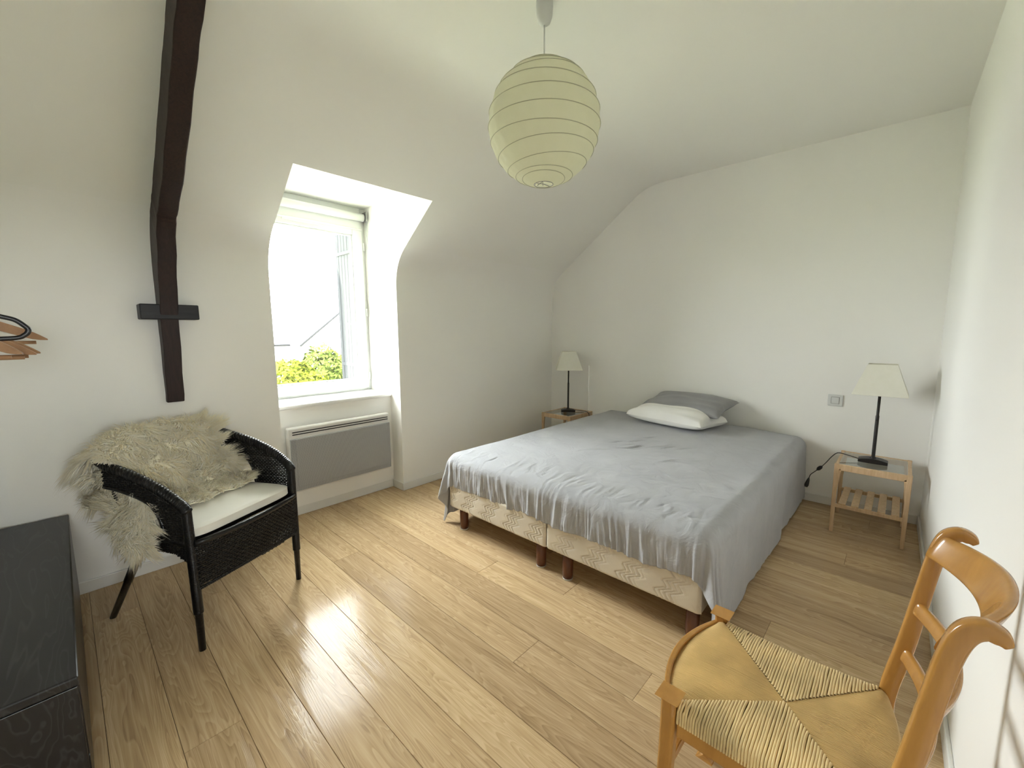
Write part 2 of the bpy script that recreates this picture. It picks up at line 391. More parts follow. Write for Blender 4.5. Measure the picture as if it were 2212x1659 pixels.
# right wall, a touch out of parallel, with the doorway the photo is taken from
DW = 0.22; WS = 0.0148
def yr(x_): return YR - WS * (XH - x_)
r = MB()
def wseg(xa, xb, z0, z1):
    r.hexa([(xa, yr(xa) - .10, z0), (xb, yr(xb) - .10, z0), (xb, yr(xb), z0), (xa, yr(xa), z0)], [(xa, yr(xa) - .10, z1), (xb, yr(xb) - .10, z1), (xb, yr(xb), z1), (xa, yr(xa), z1)])
wseg(DW, XH, -0.05, ZC); wseg(XL, DW, 2.06, ZC)
tag(r.build('wall_right', M['wall']), 'white wall beside the rush seated chair', 'wall', kind='structure')
# landing behind the doorway, with its own daylight window
LX0, LX1, LY, LZ1 = -1.5, 0.95, -1.9, 2.30
wx0, wx1, wz0, wz1 = LANDING
cor = MB(); ya = YR - 0.14
cor.add([(LX0, ya, 0), (LX1, ya, 0), (LX1, LY, 0), (LX0, LY, 0)], [(0, 1, 2, 3)])
cor.add([(LX0, ya, LZ1), (LX1, ya, LZ1), (LX1, LY, LZ1), (LX0, LY, LZ1)], [(3, 2, 1, 0)])
cor.add([(LX1, ya, 0), (LX1, LY, 0), (LX1, LY, LZ1), (LX1, ya, LZ1)], [(0, 1, 2, 3)])
cor.add([(LX0, ya, 0), (LX0, LY, 0), (LX0, LY, LZ1), (LX0, ya, LZ1)], [(0, 1, 2, 3)])
cor.add([(LX0, ya, 0), (XL - 0.04, ya, 0), (XL - 0.04, ya, LZ1), (LX0, ya, LZ1)], [(0, 1, 2, 3)])
cor.box(LX0, wx0, LY - 0.08, LY, 0, LZ1).box(wx1, LX1, LY - 0.08, LY, 0, LZ1).box(wx0, wx1, LY - 0.08, LY, 0, wz0).box(wx0, wx1, LY - 0.08, LY, wz1, LZ1)
tag(cor.build('wall_landing', M['wall']), 'white landing behind the doorway', 'wall', kind='structure')
w2 = thing('window_2', 'white landing window behind the doorway', 'window', ((wx0 + wx1) / 2, LY - 0.04, wz0), kind='structure')
ww, wh = (wx1 - wx0) / 2, wz1 - wz0
MB().box(-ww, -ww + .03, -.03, .03, 0, wh).box(ww - .03, ww, -.03, .03, 0, wh).box(-ww + .03, ww - .03, -.03, .03, 0, .03).box(-ww + .03, ww - .03, -.03, .03, wh - .03, wh).build('frame', M['pvc'], w2, 0.004)
MB().box(-ww + .03, ww - .03, -.005, .003, .03, wh - .03).build('pane', M['glass'], w2)

# floor: slab + planks
fl = MB(); fl.box(XL, XH, YR - 0.16, YA, -0.06, -0.009)
flo = fl.build('floor', M['subfloor']); tag(flo, 'oak plank floor running towards the window wall', 'floor', kind='structure')
PW = 0.1585; PL = 2.20
x = 0.1365 * 1.032 - 5 * PW; ci = 0
rr = random.Random(3)
while x < XH:
    xa, xb = max(x, XL) + 0.0006, min(x + PW, XH) - 0.0006
    if xb - xa > 0.01:
        y1 = YA if (DX0 - 0.02 < (xa + xb) / 2 < DX1 + 0.02) else YK
        seq = []; off = {4: 0.35, 5: 1.52, 6: 0.20, 7: 2.60, 8: 0.42, 9: 2.66, 10: 2.25, 11: 1.018, 12: 0.594, 13: 1.575, 14: 1.123}.get(ci, rr.uniform(0, PL))
        while off > YR - 0.14: off -= PL
        y = off
        while y < y1:
            ya, yb = max(y, YR - 0.14), min(y + PL, y1)
            if yb - ya > 0.02: seq.append((ya, yb))
            y += PL
        for ya, yb in seq:
            cx, cy = (xa + xb) / 2, (ya + yb) / 2
            MB().box(xa - cx, xb - cx, ya - cy + 0.0004, yb - cy - 0.0004, -0.0089, 0.0).build('plank', M['oak'], flo, 0.0009, loc=(cx, cy, 0), seg=1)
    x += PW; ci += 1

# baseboards
def baseboard(name, segs, label):
    b = MB()
    for (xa, xb, ya, yb) in segs:
        b.box(xa, xb, ya, yb, 0, 0.062)
    tag(b.build(name, M['trimw'], bevel=0.004), label, 'baseboard', kind='structure')
BT = 0.012
baseboard('baseboard_window', [(XS, DX0, YK - BT, YK), (DX1 - BT, XH, YK - BT, YK), (XL, XS - 0.001, YK + 0.018, YK + 0.03)], 'low white baseboard along the window wall')
baseboard('baseboard_alcove', [(DX0, DX1 - BT, YA - 0.004, YA), (DX1 - BT, DX1, YK, YA)], 'low white baseboard inside the dormer alcove')
baseboard('baseboard_head', [(XH - BT, XH, YR + BT, YK - BT)], 'low white baseboard behind the bed')
bq = MB(); bq.hexa([(DW + .01, yr(DW + .01), 0), (XH, YR, 0), (XH, YR + BT, 0), (DW + .01, yr(DW + .01) + BT, 0)], [(DW + .01, yr(DW + .01), .062), (XH, YR, .062), (XH, YR + BT, .062), (DW + .01, yr(DW + .01) + BT, .062)])
tag(bq.build('baseboard_right', M['trimw'], bevel=0.004), 'low white baseboard along the right wall', 'baseboard', kind='structure')
baseboard('baseboard_left', [(XL, XL + BT, YR - 0.02, YK + 0.018)], 'low white baseboard behind the bench')

# ------------------------------------------------------------------ dormer: sill, window, blind, shutter
s = MB(); s.box(DX0, DX1, YA - 0.022, YW + 0.10, 0.762, 0.793)
tag(s.build('window_sill', M['sill'], bevel=0.012, seg=4), 'white painted window sill above the heater', 'sill')
win = thing('window_1', 'white plastic casement window in the dormer', 'window', ((DX0 + DX1) / 2, YW, 0.793), kind='structure')
hw_ = (DX1 - DX0) / 2
ZB, ZT = 0.0, ZD - 0.793
f = MB()
f.box(-hw_, -hw_ + 0.035, 0.02, 0.10, ZB, ZT); f.box(hw_ - 0.035, hw_, 0.02, 0.10, ZB, ZT)
f.box(-hw_ + .035, hw_ - 0.035, 0.02, 0.10, ZB, ZB + 0.022); f.box(-hw_ + .035, hw_ - .035, 0.02, 0.10, 1.345, ZT)
f.build('frame', M['pvc'], win, 0.004)
sx0, sx1, sz0, sz1 = -hw_ + 0.028, hw_ - 0.028, 0.016, 1.352
gx0, gx1, gz0, gz1 = sx0 + 0.085, sx1 - 0.085, sz0 + 0.080, sz1 - 0.085
sa = MB()
sa.box(sx0, gx0, 0.0, 0.045, sz0, sz1); sa.box(gx1, sx1, 0.0, 0.045, sz0, sz1)
sa.box(gx0, gx1, 0.0, 0.045, sz0, gz0); sa.box(gx0, gx1, 0.0, 0.045, gz1, sz1)
sash = sa.build('sash', M['pvc'], win, 0.006, seg=3)
be = MB()
for (a, b_, c_, d_) in ((gx0, gx0 + .012, gz0, gz1), (gx1 - .012, gx1, gz0, gz1), (gx0 + .012, gx1 - .012, gz0, gz0 + .012), (gx0 + .012, gx1 - .012, gz1 - .012, gz1)):
    be.box(a, b_, 0.012, 0.032, c_, d_)
be.build('glazing_bead', M['pvc'], sash, 0.004)
MB().box(gx0, gx1, 0.018, 0.026, gz0, gz1).build('pane', M['glass'], sash)
for zz in (0.09, 0.62, 1.15):
    MB().tube([(sx1 + 0.004, -0.006, zz), (sx1 + 0.004, -0.006, zz + 0.06)], 0.007, 8).build('hinge', M['pvc'], win)
ve = MB(); ve.box(-0.20, 0.06, -0.012, 0.0, 1.292, 1.325)
ve.build('air_vent', M['pvc'], win, 0.003)
# roller blind
bl = thing('roller_blind', 'white roller blind rolled up at the head of the dormer window', 'blind', ((DX0 + DX1) / 2, YW - 0.035, 2.195))
R0 = 0.030
b = MB(); b.tube([(-hw_ + 0.03, 0, 0), (hw_ - 0.035, 0, 0)], R0, 20); b.build('roll', M['pvc'], bl)
b = MB(); b.box(-hw_ + 0.035, hw_ - 0.04, R0 - 0.003, R0, -0.085, 0.0); b.build('fabric', M['pvc'], bl)
b = MB(); b.tube([(-hw_ + 0.033, R0 - 0.002, -0.088), (hw_ - 0.038, R0 - 0.002, -0.088)], 0.008, 10); b.build('bottom_bar', M['sill'], bl)
for sx in (-1, 1):
    b = MB(); b.box(sx * (hw_ - 0.022) - 0.006, sx * (hw_ - 0.022) + 0.006, -0.035, 0.03, -0.03, 0.045); b.build('bracket', M['steel'], bl, 0.004)
b = MB()
for dy in (-0.012, 0.012):
    b.tube([(hw_ - 0.012, dy - 0.01, 0.0), (hw_ - 0.010, dy - 0.012, -0.7), (hw_ - 0.012, dy * 0.4 - 0.012, -1.32)], 0.0022, 6)
b.build('chain', M['pvc'], bl)
b = MB(); b.tube([(hw_ - 0.006, -0.03, -1.275), (hw_ - 0.020, -0.034, -1.305)], 0.006, 8); b.tube([(hw_ - 0.020, -0.03, -1.275), (hw_ - 0.006, -0.034, -1.305)], 0.005, 8)
b.build('cord_cleat', M['pvc'], bl)

# heater
he = thing('panel_heater', 'white electric panel heater with grey perforated front below the sill', 'heater', (1.363, YA, 0.188))
W2 = 0.382; HZ = 0.455
fr = MB(); fr.box(-W2, W2, -0.066, -0.02, 0.0, HZ); fr.build('casing', M['rad_frame'], he, 0.014, seg=4)
MB().box(-W2 + .05, W2 - .05, -0.02, 0.0, 0.06, HZ - .06).build('wall_bracket', M['steel'], he)
g = MB(); g.box(-W2 + 0.012, W2 - 0.004, -0.073, -0.064, 0.012, HZ - 0.075); go = g.build('grille', M['grille'], he, 0.004)
g = MB(); g.box(-W2 + 0.045, W2 - 0.035, -0.0765, -0.072, 0.045, HZ - 0.080); g.build('grille_field', M['grille'], go, 0.003)
for zz in (HZ - 0.032, HZ - 0.048):
    MB().box(-W2 + 0.03, W2 - 0.018, -0.0675, -0.060, zz - 0.004, zz + 0.003).build('air_slot', M['slot'], he)

fj = MB(); fj.box(DX1 - 0.005, DX1 + 0.35, 3.42, 3.475, 0.2, 2.4); fj.box(DX0 - 0.35, DX0 + 0.005, 3.42, 3.475, 0.2, 2.4)
tag(fj.build('wall_outside', M['render']), 'rendered outer wall either side of the dormer window', 'wall', kind='structure')
# shutter folded open outside
sh = thing('window_shutter', 'grey slatted shutter folded open outside the window', 'shutter', (1.785, 3.474, 0.80))
for k in range(6):
    y0 = 0.005 + k * 0.055
    MB().box(-0.018, 0.010, y0, y0 + 0.050, 0.0, 1.34).build('slat', M['shutter'], sh, 0.004)
MB().box(-0.008, 0.008, 0.0, 0.335, 0.02, 1.32).build('core_panel', M['shutter'], sh)
for zz in (0.18, 1.15):
    MB().box(-0.026, -0.018, 0.0, 0.30, zz, zz + 0.03).build('strap_hinge', M['shutter'], sh, 0.003)
b = MB(); b.tube([(-0.03, 0.03, 0.05), (-0.03, 0.03, 1.28)], 0.006, 8); b.build('espagnolette_bar', M['hard'], sh)
b = MB(); b.tube([(-0.035, 0.03, 0.55), (-0.05, 0.07, 0.55), (-0.05, 0.10, 0.555)], 0.009, 8); b.build('handle', M['hard'], sh)

# exposed beam and purlin end
fp = [(1.50, 2.645), (1.827, 2.405), (1.979, 2.294), (2.17, 2.133), (2.395, 1.957), (2.576, 1.852), (2.64, 1.80), (2.70, 1.653), (2.775, 1.427), (2.82, 1.132), (2.848, 0.915)]
fp = smoothpath([(0, a, b_) for a, b_ in fp], 40)[:, 1:]
bp = []
for (y, z) in fp:                                  # back of the beam buried in the wall
    if z > 1.75: bp.append((y + 0.20, z + 0.22))
    else: bp.append((2.95, z))
bb = MB(); P = []
for i, ((y, z), (yb, zb)) in enumerate(zip(fp, bp)):
    t = i / (len(fp) - 1); xl, xr = 0.375 - 0.012 * t, 0.452 - 0.015 * t
    zb = max(zb, 0.915); wv = 0.0015 * math.sin(i * 1.7)
    P.append([(xl + wv, y, z), (xr + wv, y, z), (xr, min(yb, 2.95), zb), (xl, min(yb, 2.95), zb)])
bb.grid(P, closed_v=True, smooth=False); n = len(P)
bb.f.append((0, 1, 2, 3)); bb.s.append(False); bb.f.append(((n - 1) * 4 + 3, (n - 1) * 4 + 2, (n - 1) * 4 + 1, (n - 1) * 4)); bb.s.append(False)
bo = thing('roof_beam', 'dark stained timber beam following the sloping ceiling down the window wall', 'beam', (0, 0, 0))
bb.build('post', M['beam'], bo, 0.004)
MB().box(0.287, 0.528, 2.785, 2.93, 1.354, 1.431).build('purlin_end', M['purlin'], bo, 0.005)
bo.children[1]['label'] = 'short black cross timber'

# ------------------------------------------------------------------ bed
BX0, BX1, BY0, BY1, BYM = 1.66, 3.66, 0.511, 2.112, 1.305
BZ0, BZ1 = 0.140, 0.300
def base_mesh(y0, y1):
    mb = MB(); nu, nv = 420, 44
    def quilt(s_, z_):
        # zig-zag stitched ridges in groups, with plain padding between the groups
        tri = abs(((z_ / 0.056 + 0.3) % 1.0) * 2 - 1)
        u_ = s_ * 0.9 + 0.034 * tri + 0.55 * z_
        grp = min(1.0, max(0.0, (0.5 + 0.5 * math.sin(u_ * 2 * PI / 0.165)) * 2.2 - 0.5))
        ridge = abs(math.sin(u_ * PI / 0.021)) ** 0.5
        return 0.0060 * grp * ridge + 0.0065 * (1 - grp)
    P = []
    for j in range(nv):
        t = j / (nv - 1); z = BZ0 + (BZ1 - BZ0) * t
        e = min(t, 1 - t) * (BZ1 - BZ0); rnd = 0.010 * (1 - min(1, e / 0.014)) ** 2
        row = []
        for i in range(nu):
            s_ = y0 + (y1 - y0) * i / (nu - 1)
            e2 = min(s_ - y0, y1 - s_); r2 = 0.012 * (1 - min(1, e2 / 0.016)) ** 2
            row.append((BX0 + rnd + r2 - quilt(s_, z), s_, z))
        P.append(row)
    mb.grid(P, smooth=True, flip=True)
    return mb
bedb = []
for (y0, y1, lab, lx) in ((BYM + 0.003, BY1, 'beige quilted bed base on the window side, with wooden legs', 0), (BY0, BYM - 0.003, 'beige quilted bed base on the right wall side, with wooden legs', 1)):
    t = thing('bed_base', lab, 'bed base', ((BX0 + BX1) / 2, (y0 + y1) / 2, 0), group='two bed bases side by side')
    ox, oy = (BX0 + BX1) / 2, (y0 + y1) / 2
    mb = base_mesh(y0, y1); mb.v = [(a - ox, b_ - oy, c_) for a, b_, c_ in mb.v]
    mb.box(BX0 + 0.010 - ox, BX1 - ox, y0 + 0.002 - oy, y1 - 0.002 - oy, BZ0 + 0.002, BZ1 - 0.002)
    mb.build('body', M['ticking'], t)
    for lx_ in (BX0 + 0.040, BX1 - 0.08):
        for ly in (y0 + 0.060 if y0 > 1 else y0 + 0.042, y1 - 0.096 if y0 > 1 else y1 - 0.112):
            lg = MB().lathe([(0.0, 0.006), (0.0255, 0.006), (0.0275, 0.03), (0.0275, BZ0 + 0.004), (0.0, BZ0 + 0.004)], (lx_ - ox, ly - oy, 0), 20).build('leg', M['bedleg'], t)
            MB().lathe([(0.0, 0.0), (0.027, 0.0), (0.027, 0.0065), (0.0, 0.0065)], (lx_ - ox, ly - oy, 0), 20).build('glide', M['plastic_clear'], lg)
mt = MB(); mt.box(BX0 + 0.02, BX1, BY0 + 0.02, BY1 - 0.02, BZ1, 0.462)
tag(mt.build('mattress', M['mattress'], bevel=0.05, seg=4), 'double mattress hidden under the grey duvet cover', 'mattress')

# duvet cover
def ssum(x, seeds, lo, hi):
    r = np.zeros_like(x)
    for k in range(len(seeds)):
        wl_ = lo + (hi - lo) * ((seeds[k] * 7.31) % 1.0)
        r = r + np.sin(x * 2 * PI / wl_ + seeds[k] * 50)
    return r / len(seeds)
def vnoise(P, scale, seed):
    # smooth value noise on 2d points
    Q = P * scale; I = np.floor(Q).astype(int); Fv = Q - I; Fv = Fv * Fv * (3 - 2 * Fv)
    def h_(i, j):
        v = np.sin(i * 127.1 + j * 311.7 + seed * 74.7) * 43758.5453; return v - np.floor(v)
    a, b_, c_, d_ = h_(I[..., 0], I[..., 1]), h_(I[..., 0] + 1, I[..., 1]), h_(I[..., 0], I[..., 1] + 1), h_(I[..., 0] + 1, I[..., 1] + 1)
    fx, fy = Fv[..., 0], Fv[..., 1]
    return (a * (1 - fx) + b_ * fx) * (1 - fy) + (c_ * (1 - fx) + d_ * fx) * fy - 0.5
def duvet():
    ZT_ = 0.493; RR = 0.075
    L = 2.02; 
    x0, x1 = 1.645, 3.70; y0, y1 = 0.470, 2.150
    Df, Ds, Dl = 0.205, 0.452, 0.43       # how far each side hangs down
    ext = RR * (PI / 2 - 1); bW = y1 - y0
    a = np.concatenate([np.linspace(-(Df + ext - RR), RR, 60)[:-1], np.linspace(RR, RR + 0.4, 50)[:-1], np.linspace(RR + 0.4, x1 - x0, 110)])
    b = np.concatenate([np.linspace(-(Ds + ext - RR), RR, 80)[:-1], np.linspace(RR, bW - RR, 330)[:-1], np.linspace(bW - RR, bW + Dl + ext - RR, 70)])
    A, B = np.meshgrid(a, b, indexing='ij')
    side = np.where(B < bW / 2, -1, 1)
    oa = np.clip(RR - A, 0, None)                     # overhang past the arc start
    ob = np.where(side < 0, np.clip(RR - B, 0, None), np.clip(B - (bW - RR), 0, None))
    r = np.hypot(oa, ob); phi = np.arctan2(ob, oa)    # 0 = front, pi/2 = side
    corner = (oa > 0) & (ob > 0)
    s_ = np.where(corner, r, np.maximum(oa, ob))
    ang = np.clip(s_ / RR, 0, PI / 2)
    out = RR * np.sin(ang); down = RR * (1 - np.cos(ang)) + np.clip(s_ - RR * PI / 2, 0, None)
    hang = np.clip((s_ - RR * 0.8) / 0.25, 0, 1.6)
    # fold field
    X = x0 + np.clip(A, RR, None); Y = np.where(side < 0, y0 + np.clip(B, RR, None), y0 + np.clip(B, None, bW - RR))
    q1 = np.stack([Y * 1.0 + 0.10 * s_ * np.sin(Y * 9), s_ * 0.10], -1)
    rid = lambda sc, sd_: 1 - 2 * np.abs(vnoise(q1, sc, sd_)) * 2
    ff = 0.60 * rid(16, 31) + 0.45 * rid(34, 32) + 0.22 * rid(70, 34) + 0.55 * vnoise(q1, 6, 33) * 2 - 0.45
    q2 = np.stack([X + 0.25 * s_, s_ * 0.25], -1)
    fs = 2.0 * vnoise(q2, 5.5, 41) + 0.5 * (1 - 4 * np.abs(vnoise(q2, 9, 42))) + 0.25 * (1 - 4 * np.abs(vnoise(q2, 19, 43)))
    wf = np.cos(phi) ** 2; ws = np.sin(phi) ** 2
    wf = np.where(corner, wf, (oa > 0)); ws = np.where(corner, ws, (ob > 0))
    fc = np.where(corner, np.sin(phi * 9 + s_ * 4) * 0.9 + 0.5 * np.sin(phi * 17 + 1), 0) * np.sin(2 * phi)
    pk = np.clip((oa - 0.16) / 0.05, 0, 1) * 0.0016 * np.sin(Y * 2 * PI / 0.013 + 3 * np.sin(Y * 40))
    disp = np.minimum(hang, 1) * (0.021 * ff * wf + 0.011 * fs * ws + 0.026 * fc) + pk * wf
    # outward flare: front stays close, side leans out slightly, corner forms a cone
    flare = np.clip(s_ - RR, 0, None)
    outw = out + disp + flare * np.where(corner, 0.04 + 0.10 * np.sin(2 * phi), 0.03 * ws - 0.02 * wf)
    dx = np.where(corner, -np.cos(phi) * outw, np.where(oa > 0, -outw, 0.0))
    dy = np.where(corner, np.sin(phi) * outw, np.where(ob > 0, outw, 0.0)) * side
    Z = ZT_ - down
    # hem height on the front varies along the width
    P2 = np.stack([X, Y], -1)
    hemv = 0.020 * ssum(Y, [.61, .29, .47], 0.25, 0.6)
    Z = Z + hemv * hang * wf * 0.6
    lowlim = 0.012 + 0.02 * np.abs(vnoise(P2, 9, 5))
    Z = np.maximum(Z, lowlim)
    # crown and wrinkles on top
    topw = 1 - np.clip(s_ / 0.12, 0, 1)
    edge = np.minimum(np.minimum(X - x0, Y - y0), y1 - Y)
    Z = Z + topw * (0.010 * np.clip(edge / 0.5, 0, 1) + 0.010 * vnoise(P2, 2.2, 1) + 0.006 * vnoise(P2, 5.0, 2) + 0.0035 * vnoise(P2, 13.0, 3))
    # long drawn creases and a few sharp wrinkles
    def crease(cx, cy, dirx, diry, ln, wd, am):
        nx, ny = -diry, dirx; u = (X - cx) * dirx + (Y - cy) * diry; v = (X - cx) * nx + (Y - cy) * ny
        v = v + 0.01 * np.sin(u * 23 + cx * 40)
        return am * np.exp(-(u / ln) ** 2) * np.exp(-(v / wd) ** 2)
    rs = np.random.default_rng(11)
    for k in range(16):
        Z = Z + topw * crease(2.65 + rs.normal(0, .16), 1.20 + rs.normal(0, .16), 0.80, -0.6 + rs.normal(0, .15), 0.07 + rs.random() * .08, 0.010, 0.007 * rs.choice([-1, 1]))
    for k in range(14):
        Z = Z + topw * crease(2.05 + k * 0.035 + rs.normal(0, .02), 0.85 + rs.normal(0, .08), 0.12, -1, 0.28, 0.011, 0.0035 * (1 if k % 2 else -1))
    for k in range(60):
        yy = y0 + rs.random() * bW
        Z = Z + topw * crease(x0 + 0.10 + rs.random() * .08, yy, 1, rs.normal(0, .25), 0.06, 0.010, 0.0022 * rs.choice([-1, 1]))
    for k in range(30):
        xx = x0 + rs.random() * 1.9
        Z = Z + topw * crease(xx, y0 + 0.1 + rs.random() * .1, rs.normal(0, .3), 1, 0.08, 0.012, 0.004 * rs.choice([-1, 1]))
    Pn = np.stack([X + dx, Y + dy, Z], -1)
    Pn[..., 0] = np.minimum(Pn[..., 0], 3.735)
    return Pn
dv = MB(); dv.grid(duvet(), smooth=True)
tag(dv.build('duvet_cover', M['duvet'], solid=0.004), 'crumpled grey cotton duvet cover draped over the double bed', 'duvet cover')

# pillows
def pillow(lx, ly, h, seed, puff=0.55, droop=None):
    n = 44; P = []; rs = np.random.default_rng(seed)
    def surf(sgn):
        G = []
        for i in range(n + 1):
            row = []
            for j in range(n + 1):
                u, v = -1 + 2 * i / n, -1 + 2 * j / n
                e = max(0.0, (1 - u * u)) ** puff * max(0.0, (1 - v * v)) ** puff
                pin = 1 - 0.07 * (1 - abs(v)) ** 1 * abs(u) ** 3 * 1.0
                pin2 = 1 - 0.09 * (1 - abs(u)) * abs(v) ** 3
                wob = 0.010 * math.sin(5 * u + seed) * math.sin(4 * v + 2 * seed) + 0.006 * math.sin(11 * u + 3 * v + seed)
                z = sgn * h * (e if sgn > 0 else e * 0.55) + wob * e * (1 if sgn > 0 else 0)
                row.append((u * lx * pin, v * ly * pin2, z))
            G.append(row)
        return G
    mb = MB(); mb.grid(surf(1), smooth=True); mb.grid(surf(-1), smooth=True, flip=True)
    return mb
o = pillow(0.20, 0.345, 0.105, 2, 0.30).build('pillow', M['pillow_white'])
tag(o, 'white pillow in front of the grey pillow on the bed', 'pillow', 'pillows'); o.location = (3.425, 1.345, 0.566); o.rotation_euler = (0.0, 0.02, -0.19)
o = pillow(0.19, 0.345, 0.085, 5, 0.40).build('pillow', M['pillow_grey'])
tag(o, 'grey pillow lying behind the white pillow at the bed head', 'pillow', 'pillows'); o.location = (3.57, 1.30, 0.660); o.rotation_euler = (0.0, -0.22, -0.13)

# ------------------------------------------------------------------ nightstands
def nightstand():
    t = thing('nightstand', 'pale pine nightstand with glass top and slatted shelf beside the right wall', 'nightstand', (3.46, 0.078, 0), group='two nightstands')
    hx, hy, H_ = 0.200, 0.180, 0.450
    for sx in (-1, 1):
        for sy in (-1, 1):
            ax, ay = sx * (hx - 0.010), sy * (hy - 0.012)
            MB().hexa([(ax - .008, ay - .010, 0), (ax + .008, ay - .010, 0), (ax + .008, ay + .010, 0), (ax - .008, ay + .010, 0)],
                      [(ax - .010, ay - .012, H_), (ax + .010, ay - .012, H_), (ax + .010, ay + .012, H_), (ax - .010, ay + .012, H_)]).build('leg', M['pine'], t, 0.003)
            # tapered bracket at the top of the leg
            MB().hexa([(ax - .009, ay - .008 - (0.0 if sy > 0 else 0), 0.24), (ax + .009, ay - .008, 0.24), (ax + .009, ay + .008, 0.24), (ax - .009, ay + .008, 0.24)],
                      [(ax - .009, ay - (.024 if sy > 0 else .010), 0.42), (ax + .009, ay - (.024 if sy > 0 else .010), 0.42), (ax + .009, ay + (.010 if sy > 0 else .024), 0.42), (ax - .009, ay + (.010 if sy > 0 else .024), 0.42)]).build('leg_taper', M['pine'], t, 0.002)
    for sx in (-1, 1):
        MB().box(sx * (hx - .010) - .009, sx * (hx - .010) + .009, -hy + .022, hy - .022, H_ - 0.042, H_ - 0.002).build('rail', M['pine'], t, 0.003)
    for sy in (-1, 1):
        MB().box(-hx + .02, hx - .02, sy * (hy - .012) - .009, sy * (hy - .012) + .009, H_ - 0.042, H_ - 0.002).build('rail', M['pine'], t, 0.003)
    MB().box(-hx + .018, hx - .018, -hy + .019, hy - .019, H_ - 0.010, H_ - 0.004).build('glass_top', M['tglass'], t, 0.001)
    zs = 0.165
    for sx in (-1, 1):
        MB().box(sx * (hx - .013) - .008, sx * (hx - .013) + .008, -hy + .012, hy - .012, zs, zs + 0.022).build('shelf_rail', M['pine'], t, 0.003)
    for k in range(5):
        yy = -0.125 + k * 0.0625
        MB().box(-hx + .006, hx - .006, yy - 0.0185, yy + 0.0185, zs + 0.022, zs + 0.031).build('slat', M['pine'], t, 0.002)
    return t
ns = nightstand()
n2 = copy_tree(ns); n2.location = (3.53, 2.505, 0); n2['label'] = 'pale pine nightstand with glass top in the corner beyond the bed'

# table lamps
def lamp(loc, rz, label, cordpath, switch, plug):
    t = thing('table_lamp', label, 'lamp', loc, rz, 'two table lamps')
    b = MB(); n = 14; P = []
    for i in range(n + 1):                                  # curved bar base
        u = -1 + 2 * i / n; zt = 0.030 - 0.012 * u * u; hw2 = 0.040 - 0.006 * u * u; x = u * 0.072
        P.append([(hw2 * -1, x, 0), (hw2, x, 0), (hw2, x, zt), (-hw2, x, zt)])
    b.grid(P, closed_v=True, smooth=False); b.f.append((0, 1, 2, 3)); b.s.append(False); b.f.append((n * 4 + 3, n * 4 + 2, n * 4 + 1, n * 4)); b.s.append(False)
    b.build('base', M['bronze'], t, 0.003)
    MB().lathe([(0.016, 0.028), (0.016, 0.036), (0.0095, 0.040), (0.0095, 0.300), (0.0075, 0.304), (0.0075, 0.52), (0, 0.52)], (0, 0, 0), 14).build('pole', M['bronze'], t)
    MB().tube([(-0.009, 0, 0.275), (-0.022, 0, 0.275)], [0.003, 0.006], 8).build('adjusting_knob', M['bronze'], t)
    s_ = MB(); bh, th_ = 0.130, 0.068; z0, z1 = 0.440, 0.625
    s_.add([(-bh, -bh, z0), (bh, -bh, z0), (bh, bh, z0), (-bh, bh, z0), (-th_, -th_, z1), (th_, -th_, z1), (th_, th_, z1), (-th_, th_, z1)],
           [(0, 1, 5, 4), (1, 2, 6, 5), (2, 3, 7, 6), (3, 0, 4, 7)])
    s_.build('shade', M['lampshade'], t, solid=0.002)
    c_ = MB()
    for k in range(2):
        a = k * PI / 2; c_.tube([(math.cos(a) * th_, math.sin(a) * th_, 0.60), (0, 0, 0.605), (-math.cos(a) * th_, -math.sin(a) * th_, 0.60)], 0.0018, 6)
    c_.build('shade_carrier', M['steel'], t)
    MB().lathe([(0.016, 0.50), (0.018, 0.56), (0.0, 0.56)], (0, 0, 0), 14).build('socket', M['black'], t)
    p = smoothpath(cordpath, 40)
    MB().tube(p, 0.0028, 6).build('cord', M['black'], t)
    if switch:
        a, b_ = Vector(switch[0]), Vector(switch[1])
        pts = [a + (b_ - a) * k / 6 for k in range(7)]
        MB().tube(pts, [0.003, 0.009, 0.012, 0.012, 0.012, 0.009, 0.003], 10).build('cord_switch', M['black'], t)
    if plug:
        a, b_ = Vector(plug[0]), Vector(plug[1]); pts = [a + (b_ - a) * k / 5 for k in range(6)]
        MB().tube(pts, [0.004, 0.008, 0.010, 0.012, 0.013, 0.010], 10).build('plug', M['black'], t)
    return t
lamp((3.44, 0.083, 0.4495), 0.0, 'table lamp with square cream shade on the nightstand by the right wall',
     [(0.0, 0.072, 0.012), (0.0, 0.12, 0.022), (0.0, 0.175, 0.028), (-0.01, 0.205, 0.0), (-0.02, 0.235, -0.05), (-0.03, 0.265, -0.092), (-0.035, 0.29, -0.12), (-0.03, 0.312, -0.15), (-0.03, 0.32, -0.20)],
     ((-0.025, 0.250, -0.072), (-0.032, 0.278, -0.106)), ((-0.03, 0.317, -0.17), (-0.03, 0.330, -0.235)))
lamp((3.545, 2.505, 0.4495), 0.70, 'table lamp with square cream shade on the nightstand in the far corner',
     [(0.03, -0.05, 0.010), (0.03, -0.10, 0.008), (0.01, -0.15, 0.006), (-0.03, -0.185, 0.005), (-0.05, -0.205, -0.01), (-0.06, -0.215, -0.06), (-0.05, -0.215, -0.25), (-0.03, -0.21, -0.43)], None, None)
